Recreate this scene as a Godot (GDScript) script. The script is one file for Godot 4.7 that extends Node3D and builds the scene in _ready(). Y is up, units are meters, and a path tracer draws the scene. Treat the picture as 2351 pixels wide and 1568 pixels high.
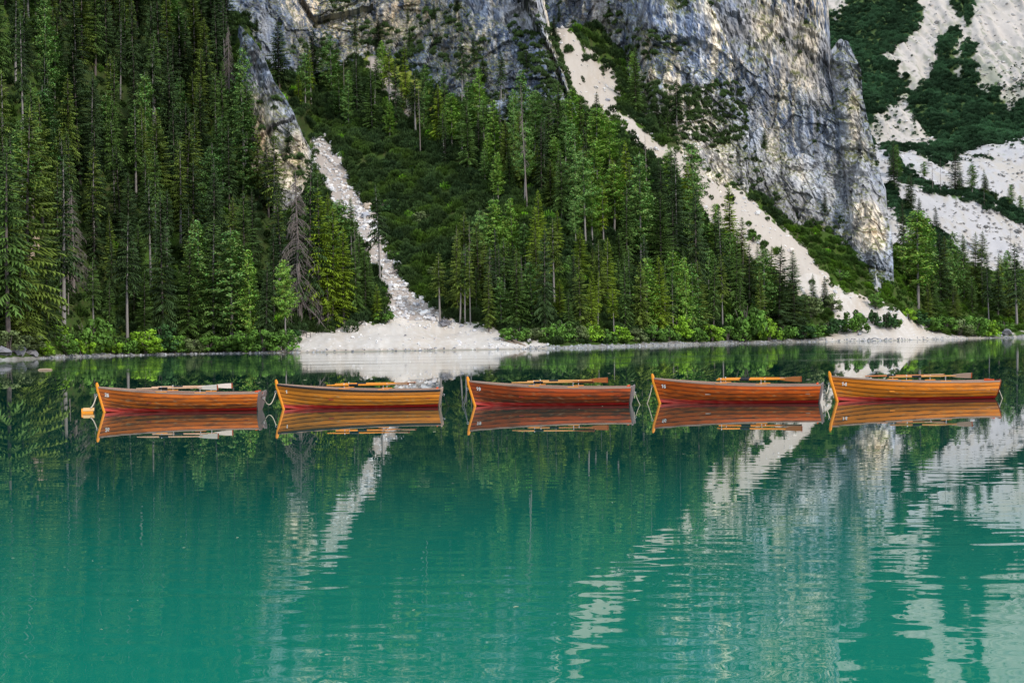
extends Node3D
# An alpine lake: five clinker rowing boats moored in a row, a wooded shore with scree chutes, cliffs behind.

const F := 3265.0        # focal length of the lens in the survey's units
const CX := 1175.5
const CY := 784.0
const EYE := 2.0         # eye height over the lake

var cam_basis := Basis()
var used := {}
var rng := RandomNumberGenerator.new()
var n_big := FastNoiseLite.new()
var n_mid := FastNoiseLite.new()
var n_crack := FastNoiseLite.new()
var n_fine := FastNoiseLite.new()
var n_spot := FastNoiseLite.new()
var n_slab := FastNoiseLite.new()
var n_block := FastNoiseLite.new()
var n_joint := FastNoiseLite.new()
var M := {}              # materials
var G := {}              # shared meshes


# ---------------------------------------------------------------- set-up
func _ready():
	var cam := Camera3D.new()
	cam.name = "camera"
	cam.fov = rad_to_deg(2.0 * atan(CY / F))
	cam.near = 0.1
	cam.far = 4000.0
	add_child(cam)
	cam.position = Vector3(0, EYE, 0)
	cam.rotation = Vector3(-0.001225, 0, -0.0157)
	cam.current = true
	cam_basis = cam.basis

	var sky_mat := ProceduralSkyMaterial.new()
	sky_mat.sky_top_color = Color(0.74, 0.80, 0.88)
	sky_mat.sky_horizon_color = Color(0.86, 0.88, 0.91)
	sky_mat.sky_curve = 0.2
	sky_mat.ground_bottom_color = Color(0.25, 0.3, 0.28)
	sky_mat.ground_horizon_color = Color(0.6, 0.63, 0.64)
	sky_mat.sky_energy_multiplier = 1.1
	var sky := Sky.new()
	sky.sky_material = sky_mat
	var env := Environment.new()
	env.background_mode = Environment.BG_SKY
	env.sky = sky
	env.tonemap_mode = Environment.TONE_MAPPER_LINEAR
	env.tonemap_exposure = 1.9
	env.sdfgi_enabled = true
	env.ssao_enabled = true
	env.ssil_enabled = true
	var we := WorldEnvironment.new()
	we.name = "world_environment"
	we.environment = env
	add_child(we)

	var sun := DirectionalLight3D.new()
	sun.name = "sun"
	sun.light_color = Color(1.0, 0.97, 0.93)
	sun.light_energy = 0.5
	sun.light_angular_distance = 10.0
	sun.shadow_enabled = true
	add_child(sun)
	var toward := Vector3(0.72, 0.66, 0.70).normalized()
	sun.look_at_from_position(toward * 50.0, Vector3.ZERO, Vector3.UP)

	rng.seed = 20240611
	setup_noise()
	setup_cells()
	setup_materials()
	build_sheets()
	build_lake()
	build_plants()
	build_stones()
	build_boats()
	build_small()


func setup_noise():
	for q in [[n_big, 11, 0.016, FastNoiseLite.FRACTAL_FBM, 3], [n_mid, 23, 0.055, FastNoiseLite.FRACTAL_RIDGED, 4], [n_crack, 37, 0.16, FastNoiseLite.FRACTAL_RIDGED, 3], [n_fine, 41, 0.33, FastNoiseLite.FRACTAL_FBM, 3], [n_spot, 53, 0.02, FastNoiseLite.FRACTAL_FBM, 4]]:
		var n: FastNoiseLite = q[0]
		n.noise_type = FastNoiseLite.TYPE_SIMPLEX_SMOOTH
		n.seed = q[1]
		n.frequency = q[2]
		n.fractal_type = q[3]
		n.fractal_octaves = q[4]


func setup_cells():
	for q in [[n_slab, 61, 0.030], [n_block, 67, 0.11], [n_joint, 71, 0.055]]:
		var n: FastNoiseLite = q[0]
		n.noise_type = FastNoiseLite.TYPE_CELLULAR
		n.seed = q[1]
		n.frequency = q[2]
		n.fractal_type = FastNoiseLite.FRACTAL_NONE
		n.cellular_return_type = FastNoiseLite.RETURN_CELL_VALUE
		n.cellular_jitter = 1.0
	n_joint.cellular_return_type = FastNoiseLite.RETURN_DISTANCE2_SUB


func noise_tex(seed_: int, freq: float, octaves: int, lo: Color, hi: Color, as_normal := false, bump := 4.0, size := 512) -> NoiseTexture2D:
	var n := FastNoiseLite.new()
	n.seed = seed_
	n.frequency = freq
	n.fractal_octaves = octaves
	n.noise_type = FastNoiseLite.TYPE_SIMPLEX_SMOOTH
	var t := NoiseTexture2D.new()
	t.width = size
	t.height = size
	t.seamless = true
	t.noise = n
	if as_normal:
		t.as_normal_map = true
		t.bump_strength = bump
	else:
		var g := Gradient.new()
		g.set_color(0, lo)
		g.set_color(1, hi)
		t.color_ramp = g
	return t


func mat(name_: String, col: Color, rough := 0.85, spec := 0.3, vcol := false) -> StandardMaterial3D:
	var m := StandardMaterial3D.new()
	m.resource_name = name_
	m.albedo_color = col
	m.roughness = rough
	m.metallic_specular = spec
	if vcol:
		m.vertex_color_use_as_albedo = true
		m.vertex_color_is_srgb = true
	M[name_] = m
	return m


func setup_materials():
	var frac := FastNoiseLite.new()
	frac.seed = 3
	frac.noise_type = FastNoiseLite.TYPE_SIMPLEX_SMOOTH
	frac.fractal_type = FastNoiseLite.FRACTAL_RIDGED
	frac.frequency = 0.0065
	frac.fractal_octaves = 5
	frac.domain_warp_enabled = true
	frac.domain_warp_amplitude = 40.0
	frac.domain_warp_frequency = 0.006
	var rock_n := NoiseTexture2D.new()
	rock_n.width = 1024
	rock_n.height = 1024
	rock_n.seamless = true
	rock_n.noise = frac
	rock_n.as_normal_map = true
	rock_n.bump_strength = 14.0
	var rock_a := NoiseTexture2D.new()
	rock_a.width = 1024
	rock_a.height = 1024
	rock_a.seamless = true
	rock_a.noise = frac
	var ramp := Gradient.new()
	ramp.offsets = PackedFloat32Array([0.0, 0.45, 0.75, 0.90, 1.0])
	ramp.colors = PackedColorArray([Color(1, 1, 1), Color(0.97, 0.97, 0.97), Color(0.86, 0.86, 0.87), Color(0.64, 0.64, 0.66), Color(0.45, 0.45, 0.48)])
	rock_a.color_ramp = ramp
	var m := mat("rock", Color.WHITE, 0.9, 0.2, true)
	m.uv1_triplanar = true
	m.uv1_world_triplanar = true
	m.uv1_scale = Vector3(0.034, 0.026, 0.034)
	m.normal_enabled = true
	m.normal_texture = rock_n
	m.normal_scale = 1.0
	m.albedo_texture = rock_a
	m = mat("ground", Color.WHITE, 0.95, 0.15, true)
	m.uv1_triplanar = true
	m.uv1_world_triplanar = true
	m.uv1_scale = Vector3(0.15, 0.15, 0.15)
	m.normal_enabled = true
	m.normal_texture = noise_tex(5, 0.05, 4, Color.BLACK, Color.WHITE, true, 6.0)
	m.normal_scale = 0.7
	m.albedo_texture = noise_tex(6, 0.06, 4, Color(0.82, 0.81, 0.80), Color(1, 1, 1))
	mat("stone", Color.WHITE, 0.9, 0.2, true)
	var needle := Color(0.5, 0.5, 0.5)
	for t in [["spruce_dark", Color(0.275, 0.37, 0.20)], ["spruce_mid", Color(0.37, 0.49, 0.225)], ["spruce_olive", Color(0.45, 0.53, 0.21)], ["spruce_yellow", Color(0.54, 0.64, 0.17)],
			["larch_shaded", Color(0.34, 0.46, 0.24)], ["larch", Color(0.49, 0.625, 0.34)], ["larch_bright", Color(0.57, 0.71, 0.32)], ["leaf", Color(0.36, 0.51, 0.19)], ["leaf_bright", Color(0.50, 0.66, 0.17)], ["leaf_grey", Color(0.42, 0.48, 0.29)], ["leaf_deep", Color(0.22, 0.35, 0.17)], ["mugo", Color(0.47, 0.60, 0.36)]]:
		m = mat(t[0], t[1], 0.75, 0.3, true)
		m.backlight_enabled = true
		m.backlight = needle * 0.5
	mat("bark", Color(0.38, 0.345, 0.33), 0.95, 0.2)
	mat("bark_pale", Color(0.50, 0.475, 0.46), 0.95, 0.2)
	mat("dead_wood", Color(0.47, 0.43, 0.41), 0.95, 0.2)
	mat("driftwood", Color(0.58, 0.50, 0.42), 0.95, 0.2)
	mat("rail_wood", Color(0.42, 0.40, 0.39), 0.9, 0.2)
	# boats
	var grain := noise_tex(9, 0.03, 4, Color(0.88, 0.86, 0.84), Color(1, 1, 1))
	m = mat("hull", Color.WHITE, 0.42, 0.45, true)
	m.uv1_triplanar = true
	m.uv1_scale = Vector3(0.35, 5.0, 5.0)
	m.albedo_texture = grain
	m.clearcoat_enabled = true
	m.clearcoat = 0.35
	m.clearcoat_roughness = 0.25
	for t in [["oak", Color(0.92, 0.58, 0.12)], ["oak_pale", Color(0.80, 0.64, 0.42)], ["mahogany", Color(0.50, 0.20, 0.08)], ["red_interior", Color(0.55, 0.16, 0.07)], ["orange_interior", Color(0.85, 0.33, 0.08)], ["worn_wood", Color(0.62, 0.52, 0.45)], ["grey_transom", Color(0.46, 0.40, 0.39)], ["white_blade", Color(0.85, 0.82, 0.77)], ["loom", Color(0.80, 0.58, 0.32)], ["loom_orange", Color(0.88, 0.55, 0.14)], ["loom_pale", Color(0.78, 0.63, 0.50)], ["blade_wood", Color(0.66, 0.40, 0.20)]]:
		m = mat(t[0], t[1], 0.5, 0.4)
		m.uv1_triplanar = true
		m.uv1_scale = Vector3(0.6, 6.0, 6.0)
		m.albedo_texture = grain
	mat("black_rubber", Color(0.07, 0.07, 0.08), 0.6, 0.4)
	mat("white_paint", Color(0.93, 0.92, 0.88), 0.5, 0.4)
	mat("copper", Color(0.58, 0.27, 0.13), 0.5, 0.4)
	m = mat("steel", Color(0.72, 0.72, 0.72), 0.35, 0.5)
	m.metallic = 0.7
	mat("rope", Color(0.74, 0.70, 0.62), 0.95, 0.2)
	mat("rope_dark", Color(0.20, 0.19, 0.18), 0.9, 0.2)
	mat("chain", Color(0.36, 0.36, 0.37), 0.6, 0.5)


# ---------------------------------------------------------------- geometry helpers
func ray(x: float, y: float) -> Vector3:
	var v := cam_basis * Vector3((x - CX) / F, (CY - y) / F, -1.0)
	return v / -v.z


func spot(x: float, y: float, d: float) -> Vector3:
	return Vector3(0, EYE, 0) + ray(x, y) * d


func on_water(x: float, y: float) -> Vector3:
	var r := ray(x, y)
	return Vector3(0, EYE, 0) + r * (-EYE / r.y)


func horizon(x: float) -> float:
	return 780.0 - 0.0157 * (x - CX)


func numbered(n: String) -> String:
	if not used.has(n):
		used[n] = 0
		return n
	used[n] += 1
	return "%s_%03d" % [n, used[n]]


class MB:
	var v := PackedVector3Array()
	var n := PackedVector3Array()
	var c := PackedColorArray()
	var ix := PackedInt32Array()

	func tri(a: Vector3, b: Vector3, d: Vector3, ca := Color.WHITE, cb := Color.WHITE, cd := Color.WHITE):
		var nn := (d - a).cross(b - a).normalized()
		var i := v.size()
		v.append(a); v.append(b); v.append(d)
		n.append(nn); n.append(nn); n.append(nn)
		c.append(ca); c.append(cb); c.append(cd)
		ix.append(i); ix.append(i + 1); ix.append(i + 2)

	func quad(a: Vector3, b: Vector3, d: Vector3, e: Vector3, col := Color.WHITE):
		tri(a, b, d, col, col, col)
		tri(a, d, e, col, col, col)

	func box(lo: Vector3, hi: Vector3, col := Color.WHITE, t := Transform3D()):
		var p := []
		for k in 8:
			p.append(t * Vector3(hi.x if k & 1 else lo.x, hi.y if k & 2 else lo.y, hi.z if k & 4 else lo.z))
		quad(p[4], p[6], p[7], p[5], col)
		quad(p[1], p[3], p[2], p[0], col)
		quad(p[0], p[2], p[6], p[4], col)
		quad(p[5], p[7], p[3], p[1], col)
		quad(p[2], p[3], p[7], p[6], col)
		quad(p[0], p[4], p[5], p[1], col)

	# a round bar along points; smooth sides, closed ends
	func tube(pts: Array, radii: Array, sides := 6, col := Color.WHITE, squash := 1.0):
		var first := v.size()
		var up := Vector3.UP
		for k in pts.size():
			var t: Vector3 = (pts[mini(k + 1, pts.size() - 1)] - pts[maxi(k - 1, 0)]).normalized()
			if absf(t.dot(up)) > 0.95:
				up = Vector3.RIGHT if absf(t.x) < 0.9 else Vector3.BACK
			var a := t.cross(up).normalized()
			var b := a.cross(t).normalized()
			for s in sides:
				var w := TAU * s / sides
				var o := a * cos(w) + b * sin(w) * squash
				v.append(pts[k] + o * radii[k])
				n.append(o.normalized())
				c.append(col)
		for k in pts.size() - 1:
			for s in sides:
				var p := first + k * sides + s
				var q := first + k * sides + (s + 1) % sides
				for z in [p, q, p + sides, q, q + sides, p + sides]:
					ix.append(z)
		for e in [0, pts.size() - 1]:
			var mid: Vector3 = pts[e]
			for s in sides:
				var p: Vector3 = v[first + e * sides + s]
				var q: Vector3 = v[first + e * sides + (s + 1) % sides]
				if e == 0:
					tri(mid, p, q, col, col, col)
				else:
					tri(mid, q, p, col, col, col)

	func mesh() -> ArrayMesh:
		var a := []
		a.resize(Mesh.ARRAY_MAX)
		a[Mesh.ARRAY_VERTEX] = v
		a[Mesh.ARRAY_NORMAL] = n
		a[Mesh.ARRAY_COLOR] = c
		a[Mesh.ARRAY_INDEX] = ix
		var m := ArrayMesh.new()
		m.add_surface_from_arrays(Mesh.PRIMITIVE_TRIANGLES, a)
		return m


func obj(called: String, mesh: Mesh, m: Material, parent: Node3D = null) -> MeshInstance3D:
	var o := MeshInstance3D.new()
	o.mesh = mesh
	o.material_override = m
	if parent:
		o.name = called
		parent.add_child(o, true)
	else:
		o.name = numbered(called)
		add_child(o, true)
	return o


func thing(called: String, label: String, category: String, at := Vector3.ZERO, turn := 0.0, group := "") -> Node3D:
	var o := Node3D.new()
	o.name = numbered(called)
	add_child(o, true)
	o.position = at
	o.rotation.y = turn
	tag(o, label, category, group)
	return o


func tag(o: Node3D, label: String, category: String, group := ""):
	o.set_meta("label", label)
	o.set_meta("category", category)
	if group:
		o.set_meta("group", group)


func grid_mesh(P: PackedVector3Array, nu: int, nv: int, C: PackedColorArray, faceted := false) -> Array:
	var N := PackedVector3Array()
	N.resize(P.size())
	var ix := PackedInt32Array()
	ix.resize((nu - 1) * (nv - 1) * 6)
	var c0 := (nv / 2) * nu + nu / 2
	var probe := (P[c0 + 1] - P[c0]).cross(P[c0 + nu] - P[c0])
	var sgn := 1.0 if probe.z + probe.y > 0.0 else -1.0
	for j in nv:
		for i in nu:
			var k := j * nu + i
			var du := P[k + (1 if i < nu - 1 else 0)] - P[k - (1 if i > 0 else 0)]
			var dv := P[k + (nu if j < nv - 1 else 0)] - P[k - (nu if j > 0 else 0)]
			N[k] = du.cross(dv).normalized() * sgn
	var w := 0
	for j in nv - 1:
		for i in nu - 1:
			var k := j * nu + i
			if sgn > 0.0:
				ix[w] = k; ix[w + 1] = k + nu; ix[w + 2] = k + 1
				ix[w + 3] = k + 1; ix[w + 4] = k + nu; ix[w + 5] = k + nu + 1
			else:
				ix[w] = k; ix[w + 1] = k + 1; ix[w + 2] = k + nu
				ix[w + 3] = k + 1; ix[w + 4] = k + nu + 1; ix[w + 5] = k + nu
			w += 6
	var a := []
	a.resize(Mesh.ARRAY_MAX)
	a[Mesh.ARRAY_VERTEX] = P
	if not faceted:
		a[Mesh.ARRAY_NORMAL] = N
	a[Mesh.ARRAY_COLOR] = C
	a[Mesh.ARRAY_INDEX] = ix
	var m := ArrayMesh.new()
	m.add_surface_from_arrays(Mesh.PRIMITIVE_TRIANGLES, a)
	return [m, N]


func cr(a: float, b: float, c: float, d: float, t: float) -> float:
	# gentle cubic through b and c
	var s := t * t * (3.0 - 2.0 * t)
	return lerpf(lerpf(b, c, t), lerpf(b, c, s), 0.6)


func poly(s: String) -> PackedVector2Array:
	var out := PackedVector2Array()
	for w in s.split(" ", false):
		var p := w.split(",")
		out.append(Vector2(float(p[0]), float(p[1])))
	return out


var zones := {}
var zone_boxes := {}


func in_zone(name_: String, x: float, y: float) -> bool:
	if not zone_boxes.has(name_):
		var all := []
		for z in zones[name_]:
			var b := Rect2(z[0], Vector2.ZERO)
			for q in z:
				b = b.expand(q)
			all.append(b)
		zone_boxes[name_] = all
	var boxes: Array = zone_boxes[name_]
	for i in boxes.size():
		if not boxes[i].has_point(Vector2(x, y)):
			continue
		var z: PackedVector2Array = zones[name_][i]
		if Geometry2D.is_point_in_polygon(Vector2(x, y), z):
			return true
	return false


# ---------------------------------------------------------------- the land
# Control columns of the near slope: x, then the shore distance, then (y, distance) pairs from the bank upwards
var slope_cols := [
	[-260, 200, 805, 210, 600, 234, 300, 268, 0, 310, -500, 410],
	[0, 228, 804, 236, 600, 260, 300, 294, 0, 336, -500, 440],
	[250, 288, 806, 294, 600, 326, 300, 368, 0, 418, -500, 540],
	[480, 305, 802, 312, 600, 345, 400, 380, 150, 425, -300, 540],
	[560, 302, 797, 309, 640, 345, 330, 395, 100, 412, -100, 490],
	[620, 300, 795, 308, 640, 345, 462, 386, 240, 402, 100, 455],
	[680, 299, 785, 312, 640, 345, 450, 389, 285, 402, 130, 458],
	[730, 299, 756, 322, 600, 352, 330, 412, 180, 455, 0, 530],
	[850, 298, 746, 325, 600, 352, 400, 395, 130, 460, -100, 560],
	[950, 298, 748, 328, 650, 345, 400, 393, 150, 455, -100, 560],
	[1100, 296, 768, 322, 600, 352, 400, 388, 200, 432, 0, 500],
	[1300, 302, 782, 318, 600, 352, 420, 382, 290, 408, 60, 470],
	[1400, 318, 780, 334, 600, 370, 420, 400, 250, 440, 60, 500],
	[1500, 340, 778, 352, 600, 385, 450, 412, 300, 442, 150, 490],
	[1700, 383, 773, 393, 640, 415, 520, 438, 440, 458, 300, 520],
	[1850, 402, 766, 412, 690, 428, 600, 446, 530, 462, 450, 520],
	[1950, 410, 742, 428, 700, 440, 620, 458, 560, 470, 500, 520],
	[2050, 416, 735, 436, 705, 450, 640, 470, 590, 490, 560, 540],
	[2150, 452, 764, 466, 700, 500, 640, 530, 600, 560, 560, 610],
	[2300, 478, 764, 492, 700, 525, 640, 560, 590, 620, 520, 690],
	[2700, 492, 757, 506, 690, 540, 620, 580, 540, 660, 460, 720]]
const ROWS := 7
var s1_u := PackedFloat32Array()


func slope_at(x: float) -> Array:
	# (y, distance) of the seven control rows at x
	var k := 0
	while k < slope_cols.size() - 2 and x > slope_cols[k + 1][0]:
		k += 1
	var a: Array = slope_cols[k]
	var b: Array = slope_cols[k + 1]
	var t := clampf((x - a[0]) / float(b[0] - a[0]), 0.0, 1.0)
	t = lerpf(t, t * t * (3.0 - 2.0 * t), 0.5)
	var out := []
	var shore := lerpf(a[1], b[1], t) + n_spot.get_noise_1d(x * 0.6) * 2.5
	out.append(Vector2(horizon(x) + (EYE + 4.0) / (shore - 22.0) * F, shore - 22.0))
	out.append(Vector2(horizon(x) + EYE / shore * F, shore))
	for r in 5:
		out.append(Vector2(lerpf(a[2 + r * 2], b[2 + r * 2], t), lerpf(a[3 + r * 2], b[3 + r * 2], t)))
	return out


func hill_bump(p: Vector3, past_shore: float) -> float:
	var k := clampf(past_shore / (45.0 if p.x > -55.0 and p.x < 12.0 else 16.0), 0.0, 1.0)
	return k * (n_big.get_noise_2d(p.x * 1.6, p.z * 1.6) * 2.2 + n_spot.get_noise_2d(p.x * 5.0, p.z * 5.0) * 0.9) + clampf(past_shore / 4.0, 0.0, 1.0) * n_fine.get_noise_2d(p.x, p.z) * 0.13


func ground(x: float, y: float) -> Vector3:
	var rows := slope_at(x)
	var d: float = rows[ROWS - 1].y
	if y < rows[ROWS - 1].x:
		y = rows[ROWS - 1].x
	if y >= rows[1].x:
		d = rows[1].y
	else:
		for r in range(1, ROWS - 1):
			if y <= rows[r].x and y >= rows[r + 1].x:
				d = lerpf(rows[r].y, rows[r + 1].y, (rows[r].x - y) / maxf(rows[r].x - rows[r + 1].x, 0.01))
				break
	var p := spot(x, y, d)
	p.y += hill_bump(p, d - rows[1].y)
	return p


func slab_at(p: Vector3, b: float, f: float) -> float:
	# slabs: long leaning cells with ragged borders
	return n_slab.get_noise_3d(p.x + p.y * 0.18 + b * 14.0 + f * 1.5, p.y * 0.36 + b * 8.0, p.z * 0.6)


func block_at(p: Vector3, b: float, f: float) -> float:
	return n_block.get_noise_3d(p.x - p.y * 0.3 + b * 10.0 + f * 0.8, p.y * 0.85 + f * 0.6, p.z * 0.6)


func joint_at(p: Vector3, b: float, f: float) -> float:
	# 1 in the open joints between the blocks, 0 on their faces
	return 1.0 - smoothstep(-0.995, -0.90, n_joint.get_noise_3d(p.x + p.y * 0.35 + b * 12.0 + f * 2.4, p.y * 0.75 - p.x * 0.2 + f * 2.0, p.z * 0.5))


func rock_push(p: Vector3) -> float:
	var b := n_big.get_noise_3d(p.x, p.y * 0.7, p.z)
	var f := n_fine.get_noise_3d(p.x, p.y, p.z)
	var out := b * 9.0
	out += slab_at(p, b, f) * 5.0
	out += block_at(p, b, f) * 1.3
	out -= joint_at(p, b, f) * 0.9
	out -= maxf(n_mid.get_noise_3d(p.x * 1.0 + p.y * 0.25, p.y * 0.5, p.z) - 0.15, 0.0) * 2.8
	out -= maxf(n_crack.get_noise_3d(p.x + p.y * 0.3, p.y * 0.6, p.z) - 0.3, 0.0) * 1.5
	var h := (p.y + p.x * 0.5 + b * 16.0) / 11.0
	h -= floorf(h)
	out += (0.5 - h) * 1.7 * clampf(0.25 + n_spot.get_noise_3d(p.x * 1.4, p.y * 1.4, p.z) * 2.4, 0.0, 1.0)
	out += n_block.get_noise_3d(p.x * 2.6 + p.y, p.y * 2.0 - p.x * 0.5 + f * 3.0, p.z) * 0.55
	out += n_fine.get_noise_3d(p.x * 2.0, p.y * 2.0, p.z) * 0.8
	return out


var cream := [[1545, 150, 70, 120, 1.0], [1640, 90, 20, 90, 0.9], [1690, 130, 60, 50, 0.5], [1745, 80, 70, 60, 0.6], [2000, 520, 36, 80, 1.3], [1865, 40, 26, 90, 0.9], [1800, 170, 60, 40, 0.7], [1960, 250, 16, 70, 0.9], [600, 330, 22, 60, 0.8], [655, 380, 40, 60, 0.9], [690, 340, 20, 60, 0.7], [515, 80, 18, 70, 0.7], [950, -20, 100, 90, 1.1], [1130, -60, 60, 90, 0.8], [690, -50, 60, 80, 0.6], [1300, -80, 70, 80, 0.5], [1800, -60, 60, 90, 0.7], [1010, 60, 50, 50, 0.9], [1060, 130, 40, 70, 0.8], [760, 40, 50, 50, 0.45], [860, 70, 40, 60, 0.45], [1110, 230, 26, 40, 0.8], [1150, 60, 20, 60, 0.4], [1400, 60, 60, 60, 0.35]]
var bluish := [[1515, 120, 10, 110, 1.2], [1575, 110, 16, 110, 1.3], [1200, 40, 50, 60, 0.35], [560, 60, 40, 60, 0.3], [840, 30, 50, 50, 0.25], [1680, 40, 40, 60, 0.6], [2000, 420, 40, 50, 0.8], [1090, 20, 30, 50, 0.3], [1880, 480, 60, 80, 0.4], [1990, 605, 40, 30, 0.7]]


func rock_color(p: Vector3, x: float, y: float, ny: float) -> Color:
	var b := n_big.get_noise_3d(p.x, p.y * 0.7, p.z)
	var fine := n_fine.get_noise_3d(p.x * 1.6, p.y * 0.8, p.z * 1.6)
	var slab := slab_at(p, b, fine)
	var block := block_at(p, b, fine)
	var streak := n_spot.get_noise_3d(p.x * 16.0, p.y * 1.1, p.z * 16.0)
	var patch := n_big.get_noise_3d(p.x * 1.5, p.y * 1.1, p.z * 1.5 + 90.0)
	var broad := n_spot.get_noise_3d(p.x * 0.9 + p.y * 0.3, p.y * 0.9, p.z * 0.9 + 33.0)
	# smooth steep faces carry long streaks, broken ones do not
	var face := smoothstep(-0.1, 0.25, broad + (230.0 - y) / 900.0)
	var k := patch * 1.0 + slab * 0.22 - 0.09
	for q in cream:
		var e := Vector2((x - q[0]) / q[2], (y - q[1]) / q[3]).length_squared()
		if e < 4.0:
			k += q[4] * exp(-e)
	for q in bluish:
		var e := Vector2((x - q[0]) / q[2], (y - q[1]) / q[3]).length_squared()
		if e < 4.0:
			k -= q[4] * exp(-e)
	var ks := k + streak * (0.15 + 0.55 * face)
	var c := Color(0.765, 0.76, 0.76).lerp(Color(0.60, 0.635, 0.695), smoothstep(0.25, -0.35, ks))
	c = c.lerp(Color(0.66, 0.635, 0.62), clampf(-broad * 2.0, 0.0, 0.7))
	c = c.lerp(Color(0.84, 0.83, 0.815), clampf(patch * 1.5 + slab * 0.35 + fine * 0.5, 0.0, 0.8))
	c = c.lerp(Color(0.91, 0.85, 0.765), smoothstep(0.05, 0.40, ks + fine * 0.15))
	if k > 0.7:
		c = c.lerp(Color(0.92, 0.79, 0.62), clampf((k - 0.7) * 1.6, 0.0, 0.75))
	# dark lichen and water stains that run down the face
	var stain := n_crack.get_noise_3d(p.x * 1.7, p.y * 0.09, p.z * 1.7 + 40.0)
	c = c.lerp(Color(0.36, 0.41, 0.51), clampf((stain - 0.20) * 2.4, 0.0, 0.85) * face)
	c = c.lerp(Color(0.36, 0.36, 0.37), joint_at(p, b, n_fine.get_noise_3d(p.x, p.y, p.z)) * 0.5)
	var tone := 1.0 + slab * 0.10 + block * 0.05 + fine * 0.12
	c = Color(c.r * tone, c.g * tone, c.b * tone)
	var grit := n_crack.get_noise_3d(p.x + p.y * 0.3, p.y * 0.6, p.z)
	c = c.lerp(Color(0.40, 0.39, 0.38), clampf((grit - 0.45) * 2.5, 0.0, 0.5))
	# thin turf and moss on what lies flatter
	var turf := n_spot.get_noise_3d(p.x * 2.5, p.y * 2.5, p.z * 2.5)
	var g := smoothstep(0.42, 0.78, ny + turf * 0.55)
	c = c.lerp(Color(0.36, 0.37, 0.22), g * 0.85)
	return c


func sheet_columns(cols: Array, nu: int, segs: Array) -> Array:
	# grid of (x, y, distance) over control columns that each hold the same number of (x, y, distance)
	var rows: int = (cols[0].size()) / 3
	var vs := []
	for r in rows - 1:
		for s in segs[r]:
			vs.append(r + float(s) / segs[r])
	vs.append(float(rows - 1))
	var total := 0.0
	var xs := []
	for col in cols:
		xs.append(float(col[0]))
	var out := PackedVector3Array()
	for v in vs:
		var r := mini(int(v), rows - 2)
		var t: float = v - r
		for i in nu:
			var u := float(i) / (nu - 1) * (cols.size() - 1)
			var k := mini(int(u), cols.size() - 2)
			var w := u - k
			var a: Array = cols[k]
			var b: Array = cols[k + 1]
			var q := Vector3()
			for ax in 3:
				q[ax] = lerpf(lerpf(a[r * 3 + ax], a[r * 3 + 3 + ax], t), lerpf(b[r * 3 + ax], b[r * 3 + 3 + ax], t), w)
			out.append(q)
	return [out, vs.size()]


func resample(cols: Array, step: float) -> Array:
	# even columns along the first row
	var out := []
	for k in cols.size() - 1:
		var n := maxi(1, int(round(maxf(absf(cols[k + 1][0] - cols[k][0]), absf(cols[k + 1][cols[k].size() - 1] - cols[k][cols[k].size() - 1]) * 2.0) / step)))
		for s in n:
			var t := float(s) / n
			t = lerpf(t, t * t * (3.0 - 2.0 * t), 0.4)
			var c := []
			for q in cols[k].size():
				c.append(lerpf(cols[k][q], cols[k + 1][q], t))
			out.append(c)
	out.append(cols[cols.size() - 1])
	return out


var cliff_spots := []     # places on ledges where shrubs can root
var far_spots := []
var far_bare := []


func cliff(cols: Array, step: float, segs: Array) -> ArrayMesh:
	var dense := resample(cols, step)
	var got := sheet_columns(dense, dense.size(), segs)
	var q: PackedVector3Array = got[0]
	var nu := dense.size()
	var nv: int = got[1]
	var P := PackedVector3Array()
	P.resize(q.size())
	for k in q.size():
		var p := spot(q[k].x, q[k].y, q[k].z)
		var o := Vector3(-p.x * 0.002, 0.12, 1.0).normalized()
		P[k] = p + o * rock_push(p)
	var C := PackedColorArray()
	C.resize(q.size())
	for j in nv:
		for i in nu:
			var k := j * nu + i
			var du := P[k + (1 if i < nu - 1 else 0)] - P[k - (1 if i > 0 else 0)]
			var dv := P[k + (nu if j < nv - 1 else 0)] - P[k - (nu if j > 0 else 0)]
			var n := du.cross(dv).normalized()
			if n.z < 0.0:
				n = -n
			C[k] = rock_color(P[k], q[k].x, q[k].y, n.y)
			if q[k].y > -60.0:
				cliff_spots.append([P[k], n.y, q[k].x, q[k].y])
	return grid_mesh(P, nu, nv, C, true)[0]


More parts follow.
